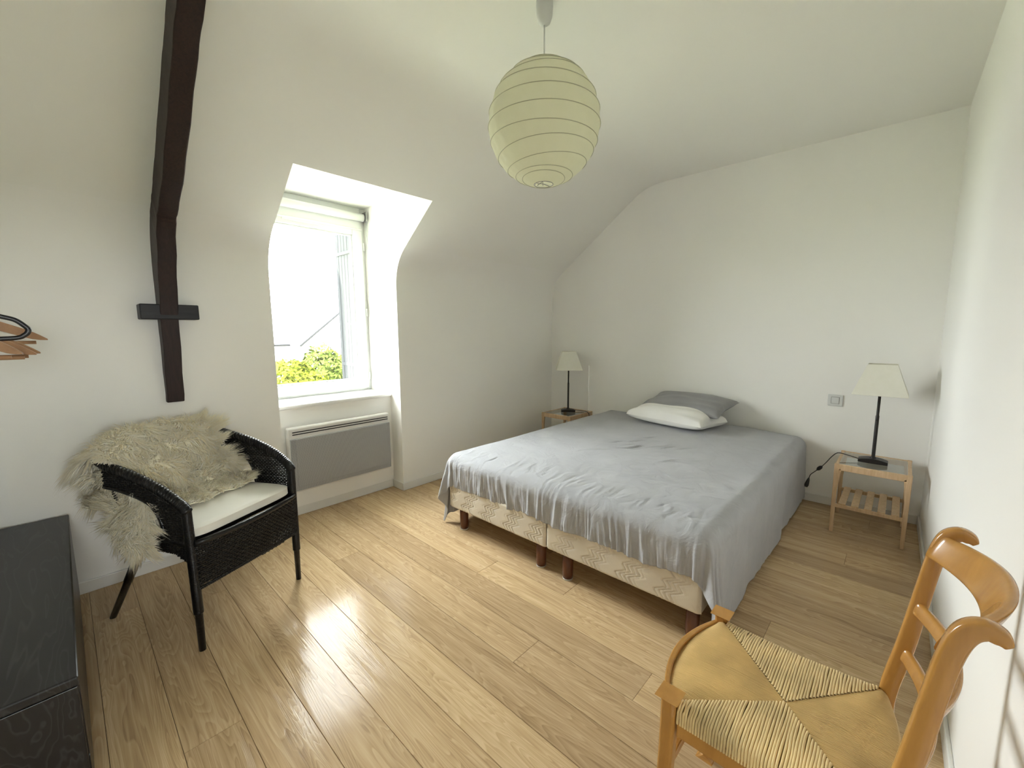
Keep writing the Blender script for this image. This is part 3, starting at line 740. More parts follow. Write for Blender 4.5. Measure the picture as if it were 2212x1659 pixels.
# wall switch and cable
sw = thing('wall_switch', 'white square switch plate on the wall near the right lamp', 'switch', (XH, 0.327, 0.782))
MB().box(-0.009, 0, -0.043, 0.043, -0.041, 0.041).build('plate', M['pvc'], sw, 0.003)
MB().box(-0.0095, -0.007, -0.0245, 0.0245, -0.0245, 0.0245).build('rocker_gap_shade', M['gap'], sw)  # grey ring standing in for the shaded gap line round the rocker
MB().box(-0.013, -0.007, -0.022, 0.022, -0.022, 0.022).build('rocker', M['pvc'], sw, 0.002)
cb = MB(); cb.tube([(XH - 0.004, 2.41, 0.06), (XH - 0.004, 2.405, 0.45), (XH - 0.004, 2.40, 0.92)], 0.004, 8)
tag(cb.build('wall_cable', M['trimw']), 'thin white cable fixed up the wall behind the corner lamp', 'cable')

# ------------------------------------------------------------------ paper lantern
LC = (1.445, 1.160); LZ = 2.125; LR = 0.229
pl = thing('pendant_lantern', 'round white rice paper lantern hanging from the ceiling', 'pendant lamp', (LC[0], LC[1], LZ))
nz, na = 60, 96; P = []; cz = [-0.985, -0.93, -0.86, -0.70, -0.52, -0.30, -0.05, 0.20, 0.44, 0.64, 0.80, 0.91, 0.975]
for i in range(nz + 1):
    w_ = -0.985 + (0.975 + 0.985) * i / nz; row = []
    th = math.asin(w_)
    lo = max([c_ for c_ in cz if c_ <= w_ + 1e-9]); hi = min([c_ for c_ in cz if c_ >= w_ - 1e-9])
    f = 0 if hi == lo else (w_ - lo) / (hi - lo)
    sag = 0.0045 * math.sin(PI * f)
    for k in range(na):
        a = 2 * PI * k / na
        cr = 0.0016 * math.sin(a * 23 + w_ * 9) * math.sin(PI * f) * (1.6 if math.cos(a - 2.3) > 0.2 else 0.7)
        rr_ = (LR - sag + cr) * math.cos(th) * (1.0)
        row.append((rr_ * math.cos(a), rr_ * math.sin(a), (LR + 0.004) * w_ * 1.0))
    P.append(row)
b = MB(); b.grid(P, closed_v=True, smooth=True, flip=True); b.build('paper_shade', M['paper'], pl)
rs = random.Random(4)
for c_ in cz[1:-1]:
    tl_, ph = rs.uniform(-0.07, 0.07) if abs(c_) > 0.4 else rs.uniform(-0.02, 0.02), rs.uniform(0, 6.28)
    ring = []
    for k in range(72):
        a = 2 * PI * k / 72; w_ = max(-0.975, min(0.97, c_ + tl_ * math.cos(a - ph)))
        rr_ = math.sqrt(1 - w_ * w_) * LR + 0.0006
        ring.append((rr_ * math.cos(a), rr_ * math.sin(a), (LR + 0.004) * w_))
    MB().tube(ring, 0.0014, 6, closed=True).build('wire_rib', M['rib'], pl)
wr = MB(); r0 = LR * math.cos(math.asin(0.985))
for zz in (-0.985,):
    wr.tube([(r0 * math.cos(2 * PI * k / 40), r0 * math.sin(2 * PI * k / 40), (LR + .004) * zz) for k in range(40)], 0.0016, 6, closed=True)
wr.tube([(r0, 0, -0.228), (0.02, 0.01, -0.222), (-r0 * 0.9, r0 * 0.4, -0.228), (-r0 * .9, r0 * .4, -0.236)], 0.0013, 6)
wr.tube([(r0 * .2, -r0 * .95, -0.228), (0.0, 0.0, -0.215), (-0.005, 0.03, -0.228)], 0.0013, 6)
wr.tube([(0.02, 0.02, -0.225), (0.02, 0.02, 0.22)], 0.0013, 6); wr.tube([(-0.02, -0.02, -0.225), (-0.02, -0.02, 0.22)], 0.0013, 6)
wr.build('wire_frame', M['steel'], pl)
MB().lathe([(0.0, 0.13), (0.018, 0.135), (0.02, 0.20), (0.0, 0.21)], (0, 0, 0), 16).build('bulb_socket', M['pvc'], pl)
MB().lathe([(0.0, 0.05), (0.02, 0.06), (0.028, 0.085), (0.014, 0.13), (0.0, 0.13)], (0, 0, 0), 16).build('bulb', M['pvc'], pl)
MB().tube([(0, 0, 0.20), (0, 0, ZC - LZ - 0.07)], 0.0032, 8).build('cord', M['pvc'], pl)
MB().lathe([(0.0, 0.0), (0.012, 0.001), (0.024, 0.010), (0.031, 0.030), (0.034, 0.07), (0.034, 0.085), (0.0, 0.085)], (0, 0, ZC - LZ - 0.0852), 24).build('ceiling_rose', M['pvc'], pl)

# ------------------------------------------------------------------ black bench and clothes rail on the left
DBX0, DBX1, DBY0, DBY1, DBH = -0.470, -0.047, 1.455, 2.850, 0.430
be_ = thing('low_bench', 'low black wood veneer bench with drawers along the left wall', 'bench', ((DBX0 + DBX1) / 2, (DBY0 + DBY1) / 2, 0))
cx, cy = (DBX0 + DBX1) / 2, (DBY0 + DBY1) / 2; hx, hy = (DBX1 - DBX0) / 2, (DBY1 - DBY0) / 2
MB().box(-hx, hx, -hy, hy, DBH - 0.026, DBH).build('top', M['blackwood'], be_, 0.005, seg=4)
for sy in (-1, 1):
    MB().box(-hx, hx - 0.004, sy * (hy - 0.011) - 0.011, sy * (hy - 0.011) + 0.011, 0.0, DBH - 0.026).build('end_panel', M['blackwood'], be_, 0.0015)
MB().box(-hx, -hx + 0.01, -hy + .022, hy - .022, 0.03, DBH - .026).build('back_panel', M['blackwood'], be_)
MB().box(-hx + .01, hx - .02, -hy + .022, hy - .022, 0.03, 0.048).build('bottom_panel', M['blackwood'], be_)
MB().box(-hx + .06, hx - .05, -hy + .022, hy - .022, 0.0, 0.03).build('plinth', M['blackwood'], be_)
for k in range(2):
    for (za, zb) in ((0.032, 0.186), (0.190, DBH - 0.029)):
        y0 = -hy + 0.024 + k * (hy - 0.012); MB().box(hx - 0.020, hx - 0.001, y0, y0 + hy - 0.014, za, zb).build('drawer_front', M['blackwood'], be_, 0.0015)

ra = thing('clothes_rail', 'short metal clothes rail mounted on the left wall above the bench', 'rail', (XL, 1.75, 1.44))
b = MB(); b.tube([(0.26, -0.55, 0), (0.26, 0.55, 0)], 0.0125, 14); b.build('bar', M['black'], ra)
for yy in (-0.5, 0.5):
    b = MB(); b.tube([(0.0, yy, 0.0), (0.26, yy, 0.0)], 0.010, 10); b.build('bracket', M['black'], ra)
def hook(mb, r=0.0018):
    pts = [(0, 0, -0.001), (0, 0, 0.035)] + [(-0.019 + 0.019 * math.cos(a), 0, 0.052 + 0.019 * math.sin(a)) for a in np.linspace(-0.4, PI * 1.05, 14)]
    mb.tube(pts, r, 6)
def wooden_hanger(y, tipx, tipz, yaw, label, th=0.024, bar=True):
    cxh = XL + 0.26; half = tipx - cxh
    zt = tipz + 0.105
    t = thing('clothes_hanger', label, 'hanger', (cxh, y, zt), yaw, 'hangers on the rail')
    m = MB(); n = 26; P = []
    for i in range(n + 1):
        u = -1 + 2 * i / n; a = abs(u)
        z = -0.012 - 0.083 * a ** 1.15 + 0.01 * (1 - a) ; thick = 0.030 * (1 - 0.35 * a) if a < .78 else 0.030 * (1 - 0.35 * a) * (1 - ((a - .78) / .22) ** 2 * 0.85)
        yy = -0.035 * a * a
        P.append([(u * half, yy - th / 2, z - thick * .75), (u * half, yy + th / 2, z - thick * .75), (u * half, yy + th / 2, z + thick / 2), (u * half, yy - th / 2, z + thick / 2)])
    m.grid(P, closed_v=True, smooth=False); m.f.append((0, 1, 2, 3)); m.s.append(False); m.f.append((n * 4 + 3, n * 4 + 2, n * 4 + 1, n * 4)); m.s.append(False)
    m.build('shoulder_bar', M['wood_hanger'], t, 0.005)
    if bar:
        b_ = MB(); b_.tube([(-half * .88, -0.028, -0.104), (half * .88, -0.028, -0.104)], 0.0055, 10); b_.build('trouser_bar', M['wood_hanger'], t)
    hk = MB(); hook(hk); hk.v = [(a + 0.0, b_, c_ * ((1.44 + 0.0125 - zt) / 0.071)) for a, b_, c_ in hk.v]; hk.build('hook', M['steel'], t)
    return t
wooden_hanger(2.05, -0.024, 1.258, 0.02, 'topmost wooden clothes hanger with the longest arm, furthest along the rail')
wooden_hanger(1.86, -0.040, 1.222, 0.03, 'wooden clothes hanger with a broad arm, just under the topmost one')
wooden_hanger(1.80, -0.045, 1.221, 0.00, 'middle wooden clothes hanger of the lower bunch')
wooden_hanger(1.72, -0.066, 1.226, -0.02, 'nearest wooden clothes hanger of the lower bunch')
t = thing('clothes_hanger', 'black tubular clothes hanger in front of the wooden ones', 'hanger', (XL + 0.26, 1.40, 1.40), 0.0, 'hangers on the rail')
m = MB(); hf = 0.197
loop = [(0, 0, -0.010), (0.09, 0, -0.045), (0.15, 0, -0.072), (0.178, 0, -0.082), (hf - 0.006, 0, -0.094), (hf, 0, -0.104), (hf - 0.006, 0, -0.115), (0.172, 0, -0.122), (0.10, 0, -0.1235), (0, 0, -0.1235)]
pts = loop + [(-a, b_, c_) for a, b_, c_ in loop[::-1][1:-1]]
m.tube(smoothpath(pts + [pts[0]], 90)[:-1], 0.0050, 10, closed=True); m.build('tube', M['black'], t)
hk = MB(); hook(hk, 0.0022); hk.v = [(a, b_, c_ * (0.0525 / 0.071)) for a, b_, c_ in hk.v]; hk.build('hook', M['steel'], t)

# ------------------------------------------------------------------ wicker armchair
CA = math.atan2(0.449, 0.893)
ch = thing('wicker_armchair', 'black woven wicker armchair with a sheepskin over its back', 'armchair', (0.51, 2.1125, 0), CA)
def braid(mb, path, R, r, turns, k=4, n=6):
    P = smoothpath(path, int(turns * 9)); m = len(P)
    T = np.gradient(P, axis=0); T /= np.linalg.norm(T, axis=1)[:, None]
    u = np.cross(T[0], [0.3, 0.2, 1.0]); u /= np.linalg.norm(u); U = []
    for i in range(m):
        u = u - T[i] * (u @ T[i]); u = u / np.linalg.norm(u); U.append(u.copy())
    U = np.array(U); V = np.cross(T, U); ph = np.linspace(0, 2 * PI * turns, m)
    for j in range(k):
        a = ph + 2 * PI * j / k
        mb.tube(P + (U * np.cos(a)[:, None] + V * np.sin(a)[:, None]) * R, r, n)
def spans(poly, val, axis):
    o = 1 - axis; xs = []
    for i in range(len(poly)):
        a, b_ = poly[i], poly[(i + 1) % len(poly)]
        if (a[axis] <= val) != (b_[axis] <= val):
            t_ = (val - a[axis]) / (b_[axis] - a[axis]); xs.append(a[o] + t_ * (b_[o] - a[o]))
    xs.sort(); return list(zip(xs[::2], xs[1::2]))
def weave(mb, poly, S, N, rib=0.0115, pitch=0.0072, rr_=0.0024, rs_=0.0030, amp=0.0022):
    us = [p[0] for p in poly]; zs = [p[1] for p in poly]
    k0, k1 = int(min(us) / rib) - 1, int(max(us) / rib) + 1
    for k in range(k0, k1 + 1):
        u = (k + 0.03) * rib
        for a, b_ in spans(poly, u, 0):
            if b_ - a < 0.006: continue
            mb.tube([S(u, a + (b_ - a) * i / 6) for i in range(7)], rr_, 5, caps=False)
    z = min(zs) + 0.004; row = 0
    while z < max(zs):
        for a, b_ in spans(poly, z, 1):
            if b_ - a < 0.01: continue
            ka, kb = int(math.floor(a / rib)), int(math.ceil(b_ / rib)); pts = []
            for k in range(ka, kb + 1):
                u = min(max((k + 0.03) * rib, a), b_); p = Vector(S(u, z)); nrm = Vector(N(u, z))
                pts.append(p + nrm * (amp if (k + row) % 2 else -amp))
            if len(pts) > 1: mb.tube(pts, rs_, 5, caps=False)
        z += pitch * random.uniform(0.92, 1.1); row += 1
ZS = 0.462                                                        # seat frame height
# front apron
ap = [(-0.255, 0.282), (-0.255, ZS), (0.255, ZS), (0.255, 0.262), (0.13, 0.250), (0.0, 0.256), (-0.13, 0.268)]
def Sf(u, z): return (u, -0.012 - 0.03 * (1 - (u / 0.26) ** 2) * min(1, max(0, (z - 0.25) / 0.2)), z)
m = MB(); weave(m, ap, Sf, lambda u, z: (0, -1, 0), 0.0110, 0.0092, 0.0028, 0.0042, 0.0026)
stuff(m.build('woven_apron', M['wicker'], ch))
m = MB(); braid(m, [Sf(u, 0.262 + 0.02 * max(0, -u)) for u in np.linspace(-0.255, 0.255, 9)], 0.004, 0.0038, 22, 3); m.build('apron_edge', M['wicker'], ch)
m = MB(); m.tube([Sf(u, ZS - 0.004) for u in np.linspace(-0.255, 0.255, 12)], 0.012, 10); m.build('seat_front_rail', M['wicker'], ch)
for sx in (-1, 1):
    e1, e2, e3 = (0.275, 0.25, 0.235) if sx > 0 else (0.205, 0.150, 0.125)
    sp = [(0.0, 0.365), (0.0, 0.58), (0.05, 0.625), (0.2, 0.700), (0.44, 0.742), (0.44, 0.655), (0.34, 0.645), (e1, 0.612), (e2, 0.555), (e3, 0.47), (0.43, 0.462), (0.43, 0.412), (0.08, 0.405), (0.035, 0.385)]
    m = MB(); weave(m, sp, lambda v, z, sx=sx: (sx * (0.262 + 0.02 * v), v, z), lambda u, z: (1, 0, 0), 0.0110, 0.0086, 0.0028, 0.0040, 0.0026)
    stuff(m.build('woven_side', M['wicker'], ch))
    ed = [(0.44, 0.652), (0.34, 0.643), (e1, 0.610), (e2, 0.555), (e3, 0.48)]
    m = MB(); m.tube(smoothpath([(sx * (0.262 + 0.02 * a), a, b_) for a, b_ in ed], 18), 0.008, 8); m.build('side_edging', M['wicker'], ch)
    fl_ = MB(); fl_.tube([(sx * 0.257, 0.0, 0.0), (sx * 0.2575, 0.0, 0.20), (sx * 0.259, 0.001, 0.34)], [0.0125, 0.0145, 0.016], 12); fl_.build('leg', M['wicker'], ch)
    m = MB(); braid(m, [(sx * 0.2575, 0.0, 0.165), (sx * 0.259, 0.001, 0.36), (sx * 0.262, 0.003, 0.595)], 0.0135, 0.0048, 30, 6); m.tube([(sx * 0.2575, 0, .17), (sx * .262, .003, .595)], 0.0135, 8)
    m.build('arm_post', M['wicker'], ch)
    rl = MB(); rl.tube([(sx * 0.222, 0.587, 0.0), (sx * 0.236, 0.43, 0.215), (sx * 0.248, 0.27, 0.44)], [0.0125, 0.0145, 0.016], 12); rl.build('leg', M['wicker'], ch)
    m = MB(); m.tube([(sx * 0.236, 0.43, 0.215), (sx * 0.248, 0.27, 0.44)], [0.0165, 0.0175], 12); m.build('leg_wrap', M['wicker'], ch)
    m = MB(); m.tube([(sx * 0.255, 0.0, ZS - 0.006), (sx * 0.26, 0.2, ZS - 0.004), (sx * 0.255, 0.44, ZS - 0.01)], 0.013, 10); m.build('seat_side_rail', M['wicker'], ch)
right = [(0.262, 0.000, 0.592), (0.266, 0.030, 0.622), (0.272, 0.12, 0.672), (0.276, 0.25, 0.716), (0.276, 0.40, 0.748), (0.245, 0.50, 0.775), (0.13, 0.555, 0.795)]
full = right + [(0, 0.565, 0.80)] + [(-a, b_, c_) for a, b_, c_ in right[::-1]]
m = MB(); braid(m, full, 0.0120, 0.0098, 40, 3, 8); m.tube(smoothpath(full, 60), 0.010, 8); m.build('arm_rail', M['wicker'], ch)
# woven back: a curved surface between the seat and the top rail
def Sb(u, z):
    k = (z - ZS) / 0.33; v = 0.455 + 0.105 * k - (0.10 + 0.0 * k) * abs(u / 0.27) ** 2.4
    return (u * (0.97 + 0.05 * k), v, z)
bpoly = [(-0.262, ZS), (-0.262, 0.74), (-0.15, 0.775), (0, 0.79), (0.15, 0.775), (0.262, 0.74), (0.262, ZS)]
m = MB(); weave(m, bpoly, Sb, lambda u, z: (0, 1, 0), 0.014, 0.0095); stuff(m.build('woven_back', M['wicker'], ch))
m = MB(); m.box(-0.245, 0.245, 0.005, 0.40, ZS - 0.012, ZS + 0.004); m.build('seat_panel', M['wicker'], ch)
# cushion
cu = MB(); n = 40; P = []
def cus(sgn):
    G = []
    for i in range(n + 1):
        row = []
        for j in range(n + 1):
            u, v = -1 + 2 * i / n, -1 + 2 * j / n
            k = max(abs(u), abs(v)); q = (abs(u) ** 7 + abs(v) ** 7) ** (1 / 7) if k > 0 else 1
            su, sv = u * k / max(q, 1e-6), v * k / max(q, 1e-6)
            e = 1 - max(0, (k - 0.88) / 0.12) ** 2
            z = 0.024 + sgn * (0.016 + 0.008 * math.sqrt(max(0, e))) + (0.008 * (1 - u * u) * (1 - v * v) if sgn > 0 else 0)
            row.append((su * (0.245 - 0.02 * sv), 0.205 + sv * 0.215, z))
        G.append(row)
    return G
A_, B_ = cus(1), cus(-1)
cu.grid(A_, smooth=True); cu.grid(B_, smooth=True, flip=True)
edge_i = [(i, 0) for i in range(n)] + [(n, j) for j in range(n)] + [(n - i, n) for i in range(n)] + [(0, n - j) for j in range(n)]
cu.grid([[A_[i][j] for i, j in edge_i], [B_[i][j] for i, j in edge_i]], closed_v=True, smooth=True)
co = cu.build('seat_cushion', M['cushion']); co.location = (0.51, 2.1125, ZS + 0.006); co.rotation_euler = (0, 0, CA)
tag(co, 'flat white seat cushion on the black wicker armchair', 'cushion')

# sheepskin: a skin sheet over the back plus wool locks
sk = thing('sheepskin', 'cream sheepskin with long wool draped over the wicker armchair', 'sheepskin', (0.51, 2.1125, 0), CA)
prof_s = smoothpath([(0, 0.19, 0.535), (0, 0.28, 0.535), (0, 0.345, 0.555), (0, 0.400, 0.64), (0, 0.455, 0.75), (0, 0.50, 0.815), (0, 0.55, 0.842), (0, 0.605, 0.815), (0, 0.63, 0.74), (0, 0.635, 0.62), (0, 0.63, 0.50)], 90)[:, 1:]
def lat_edges(t_):
    # right and left borders along the sheet
    rgt = np.interp(t_, [0, 0.25, 0.5, 0.62, 0.8, 1], [0.20, 0.205, 0.205, 0.20, 0.17, 0.10])
    lft = np.interp(t_, [0, 0.2, 0.35, 0.5, 0.62, 0.8, 1], [-0.13, -0.19, -0.25, -0.285, -0.295, -0.26, -0.16])
    return lft, rgt
def sheetA(nu=90, nv=60):
    P = np.zeros((nu, nv, 3))
    for i in range(nu):
        t_ = i / (nu - 1); l_, r_ = lat_edges(t_); y, z = prof_s[i * (len(prof_s) - 1) // (nu - 1)]
        for j in range(nv):
            u = l_ + (r_ - l_) * j / (nv - 1)
            yy, zz = y, z
            if t_ < 0.64: yy -= 0.10 * abs(u / 0.27) ** 2.4 * min(1, max(0, (t_ - 0.1) / 0.2))
            else: yy -= 0.10 * abs(u / 0.27) ** 2.4
            zz -= 0.05 * max(0, (abs(u) - 0.14) / 0.15) ** 1.6 * min(1, max(0, (t_ - 0.2) / 0.3))
            P[i, j] = (u, yy, zz + 0.006 * math.sin(u * 40 + t_ * 9))
    return P
def sheetB(nu=40, nv=36):    # flap hanging out under the left arm
    P = np.zeros((nu, nv, 3))
    for i in range(nu):
        t_ = i / (nu - 1); z = 0.70 - 0.285 * t_
        c_ = np.interp(t_, [0, 0.3, 0.6, 1], [0.44, 0.37, 0.29, 0.232]); hw2 = np.interp(t_, [0, 0.35, 0.7, 1], [0.12, 0.115, 0.09, 0.03])
        for j in range(nv):
            y = c_ + hw2 * (-1 + 2 * j / (nv - 1))
            la = -0.222 - 0.075 * min(1, max(0, (0.62 - z) / 0.12)); la = la - 0.010 * math.sin(y * 30)
            P[i, j] = (la, y, z + 0.03 * (y - c_))
    return P
def normals(P):
    du = np.gradient(P, axis=0); dv_ = np.gradient(P, axis=1); N = np.cross(du, dv_); return N / np.linalg.norm(N, axis=2)[..., None]
skm = MB(); PA, PB = sheetA(), sheetB(); skm.grid(PA, smooth=True); skm.grid(PB, smooth=True)
skm.build('skin', M['fleece_skin'], sk, solid=0.005)
def wool(P, cnt, flip, flow, rng, L0=0.050, rad=(0.0034, 0.0058, 0.0040), border=0.16, lift0=0.46):
    N = normals(P) * (-1 if flip else 1); nu, nv = P.shape[:2]
    a = rng.random(cnt) * (nu - 1.001); b_ = rng.random(cnt) * (nv - 1.001)
    # extra locks along the borders
    q = int(cnt * border); b_[:q] = np.where(rng.random(q) < 0.5, rng.random(q) * 1.5, nv - 1.001 - rng.random(q) * 1.5)
    i, j = a.astype(int), b_.astype(int); fa, fb = (a - i)[:, None], (b_ - j)[:, None]
    def bl_(G): return (G[i, j] * (1 - fa) + G[i + 1, j] * fa) * (1 - fb) + (G[i, j + 1] * (1 - fa) + G[i + 1, j + 1] * fa) * fb
    p = bl_(P); n_ = bl_(N); n_ /= np.linalg.norm(n_, axis=1)[:, None]
    fd = flow(p, n_); 
    cl = np.stack([vnoise(p[:, :2] * 1.0 + p[:, 2:3] * 1.3, 22, 3), vnoise(p[:, 1:] + p[:, :1] * 1.7, 22, 8), vnoise(p[:, ::2] + p[:, 1:2] * 1.1, 22, 13)], 1)
    eb = np.minimum(b_ / (nv - 1), 1 - b_ / (nv - 1)); sgn = np.where(b_ / (nv - 1) < 0.5, -1.0, 1.0)
    dl = (P[:, -1] - P[:, 0]); dl = dl[i] / np.linalg.norm(dl[i], axis=1)[:, None]
    outw = dl * sgn[:, None] * np.clip((0.10 - eb) / 0.10, 0, 1)[:, None] * 1.4
    ea = np.minimum(a / (nu - 1), 1 - a / (nu - 1))
    d_ = fd * 0.70 + cl * 3.4 + outw + rng.normal(0, 0.12, (cnt, 3))
    d_ = d_ - n_ * np.sum(d_ * n_, 1)[:, None]
    L = L0 * rng.uniform(0.65, 1.3, cnt)[:, None]; lj = rng.uniform(0.75, 1.5, cnt)[:, None]
    side = np.cross(n_, d_); side /= np.linalg.norm(side, axis=1)[:, None] + 1e-9
    wv = rng.uniform(-1, 1, cnt)[:, None] * 0.5 + cl[:, :1] * 2
    pts = []
    for k, t_ in enumerate((0.0, 0.3, 0.62, 1.0)):
        lift = lift0 * t_ - 0.20 * t_ * t_
        pts.append(p + L * (n_ * lift * lj + d_ * (0.15 * t_ + 0.75 * t_ * t_) * 0.85 + side * 0.16 * wv * math.sin(t_ * 7.5)))
    pts = np.stack(pts, 1)                                     # cnt,4,3
    pts[..., 2] = np.maximum(pts[..., 2], 0.03)
    tg = pts[:, 3] - pts[:, 0]; tg /= np.linalg.norm(tg, axis=1)[:, None]
    u = np.cross(tg, rng.normal(0, 1, (cnt, 3))); u /= np.linalg.norm(u, axis=1)[:, None]; w_ = np.cross(tg, u)
    V = np.zeros((cnt, 10, 3))
    for k in range(3):
        for m_ in range(3):
            an = 2 * PI * m_ / 3; V[:, k * 3 + m_] = pts[:, k] + (u * math.cos(an) + w_ * math.sin(an)) * rad[k]
    V[:, 9] = pts[:, 3]
    base = []
    for k in range(2):
        for m_ in range(3): base.append((k * 3 + m_, k * 3 + (m_ + 1) % 3, (k + 1) * 3 + (m_ + 1) % 3, (k + 1) * 3 + m_))
    tri = [(6 + m_, 6 + (m_ + 1) % 3, 9) for m_ in range(3)]
    off = (np.arange(cnt) * 10)[:, None]
    quads = (np.array(base).reshape(1, -1) + off).reshape(-1, 4); tris = (np.array(tri).reshape(1, -1) + off).reshape(-1, 3)
    return V.reshape(-1, 3), quads, tris
def fast_mesh(name, V, quads, tris, mat, parent):
    me = bpy.data.meshes.new(name); nq, ntr = len(quads), len(tris)
    me.vertices.add(len(V)); me.vertices.foreach_set('co', V.astype(np.float32).ravel())
    me.loops.add(nq * 4 + ntr * 3); me.loops.foreach_set('vertex_index', np.concatenate([quads.ravel(), tris.ravel()]).astype(np.int32))
    me.polygons.add(nq + ntr)
    st = np.concatenate([np.arange(nq) * 4, nq * 4 + np.arange(ntr) * 3]).astype(np.int32); me.polygons.foreach_set('loop_start', st)
    me.polygons.foreach_set('use_smooth', np.ones(nq + ntr, bool))
    me.update(calc_edges=True); me.validate(); me.materials.append(mat)
    o = bpy.data.objects.new(name, me); COL.objects.link(o)
    if parent is not None: o.parent = parent
    return o
rg = np.random.default_rng(21)
def flowA(p, n_):
    f = np.tile(np.array([0.10, -0.25, -0.95]), (len(p), 1))
    back = p[:, 1] > 0.56; f[back] = (0.0, 0.25, -0.95)
    f[:, 0] += np.clip(p[:, 0], -0.3, 0.3) * 1.6
    return f
flowB = lambda p, n_: np.tile(np.array([-0.1, -0.15, -1.0]), (len(p), 1))
thin = (0.0009, 0.0013, 0.0010)
sets = [wool(PA, 6500, True, flowA, rg, 0.052), wool(PB, 1500, True, flowB, rg, 0.046), wool(PA[62:], 900, False, flowA, rg, 0.03),
        wool(PA, 14000, True, flowA, rg, 0.055, thin, 0.6, 0.7), wool(PB, 4000, True, flowB, rg, 0.050, thin, 0.5, 0.7)]
V, Q, T, o_ = [], [], [], 0
for v_, q_, t_ in sets:
    V.append(v_); Q.append(q_ + o_); T.append(t_ + o_); o_ += len(v_)
V, Q, T = np.concatenate(V), np.concatenate(Q), np.concatenate(T)
stuff(fast_mesh('wool_locks', V, Q, T, M['wool'], sk))

# ------------------------------------------------------------------ rush seated chair
rc = thing('rush_chair', 'honey coloured wooden chair with a woven rush seat against the right wall', 'chair', (1.04, 0.14, 0))
RX, RY = 1.04, 0.14
def L_(p): return (p[0] - RX, p[1] - RY, p[2])
xn, xf = 0.857, 1.226                       # near and far sides
SZ = 0.452
# front legs: square section, slightly curved forward at the foot
for x_ in (xn, xf):
    P = []
    for i in range(13):
        t_ = i / 12; z = t_ * 0.482; w2 = 0.0150 + 0.0015 * min(1, t_ * 1.4); yo = 0.318 + 0.020 * (1 - t_) ** 2
        P.append([L_((x_ - w2, yo - w2, z)), L_((x_ + w2, yo - w2, z)), L_((x_ + w2, yo + w2, z)), L_((x_ - w2, yo + w2, z))])
    mb = MB(); mb.grid(P, closed_v=True, smooth=False); mb.f.append((3, 2, 1, 0)); mb.s.append(False); mb.f.append((48, 49, 50, 51)); mb.s.append(False)
    mb.build('leg', M['honey'], rc, 0.009, seg=4)
# back posts with scrolled tops
bpz = [(-0.075, 0.0, .015), (-0.050, 0.22, .0155), (-0.040, 0.40, .0165), (-0.0405, 0.47, .0185), (-0.058, 0.58, .0185), (-0.071, 0.68, .0175), (-0.082, 0.77, .0165), (-0.091, 0.825, .0165), (-0.102, 0.856, .0165), (-0.118, 0.868, .0155), (-0.133, 0.864, .013), (-0.140, 0.857, .007)]
sm = smoothpath(bpz, 60)
for x_ in (xn - 0.004, xf + 0.004):
    mb = MB(); P = []
    T_ = np.gradient(sm[:, :2], axis=0); T_ /= np.linalg.norm(T_, axis=1)[:, None]
    for (y, z, w2), tg in zip(sm, T_):
        ny, nz_ = tg[1], -tg[0]; hw2 = 0.0125; w2 = w2 * 0.88
        ring = []
        for k in range(16):
            a = 2 * PI * k / 16; cc, ss_ = math.cos(a), math.sin(a)
            ex = abs(cc) ** 0.42 * (1 if cc > 0 else -1) * hw2; ey = abs(ss_) ** 0.5 * (1 if ss_ > 0 else -1) * w2
            ring.append(L_((x_ + ex, y + ny * ey, z + nz_ * ey)))
        P.append(ring)
    mb.grid(P, closed_v=True, smooth=True); mb.f.append(tuple(range(15, -1, -1))); mb.s.append(False); mb.f.append(tuple((len(P) - 1) * 16 + k for k in range(16))); mb.s.append(False)
    mb.build('back_post', M['honey'], rc)
# curved top rail and two slats
def bowed(name, zc, hh, yb, bow, th, xa=xn + 0.004, xb=xf - 0.004, crown=0.0, lean=0.1):
    mb = MB(); P = []; n = 28
    for i in range(n + 1):
        u = -1 + 2 * i / n; x_ = (xa + xb) / 2 + u * (xb - xa) / 2; yc = yb - bow * (1 - abs(u) ** 2.2); ring = []
        for k in range(16):
            a = 2 * PI * k / 16; cc, ss_ = math.cos(a), math.sin(a)
            ey = abs(cc) ** 0.6 * (1 if cc > 0 else -1) * th; ez = abs(ss_) ** 0.6 * (1 if ss_ > 0 else -1) * (hh + crown * (1 - u * u) * (1 if ss_ > 0 else 0))
            ring.append(L_((x_, yc + ey - lean * ez, zc + ez)))
        P.append(ring)
    mb.grid(P, closed_v=True, smooth=True); mb.f.append(tuple(range(15, -1, -1))); mb.s.append(False); mb.f.append(tuple(n * 16 + k for k in range(16))); mb.s.append(False)
    return mb.build(name, M['honey'], rc)
bowed('top_rail', 0.832, 0.027, -0.088, 0.062, 0.0095, crown=0.012, lean=0.4)
bowed('slat', 0.683, 0.0150, -0.070, 0.045, 0.0080, lean=0.2)
bowed('slat', 0.566, 0.0150, -0.060, 0.034, 0.0080, lean=0.2)
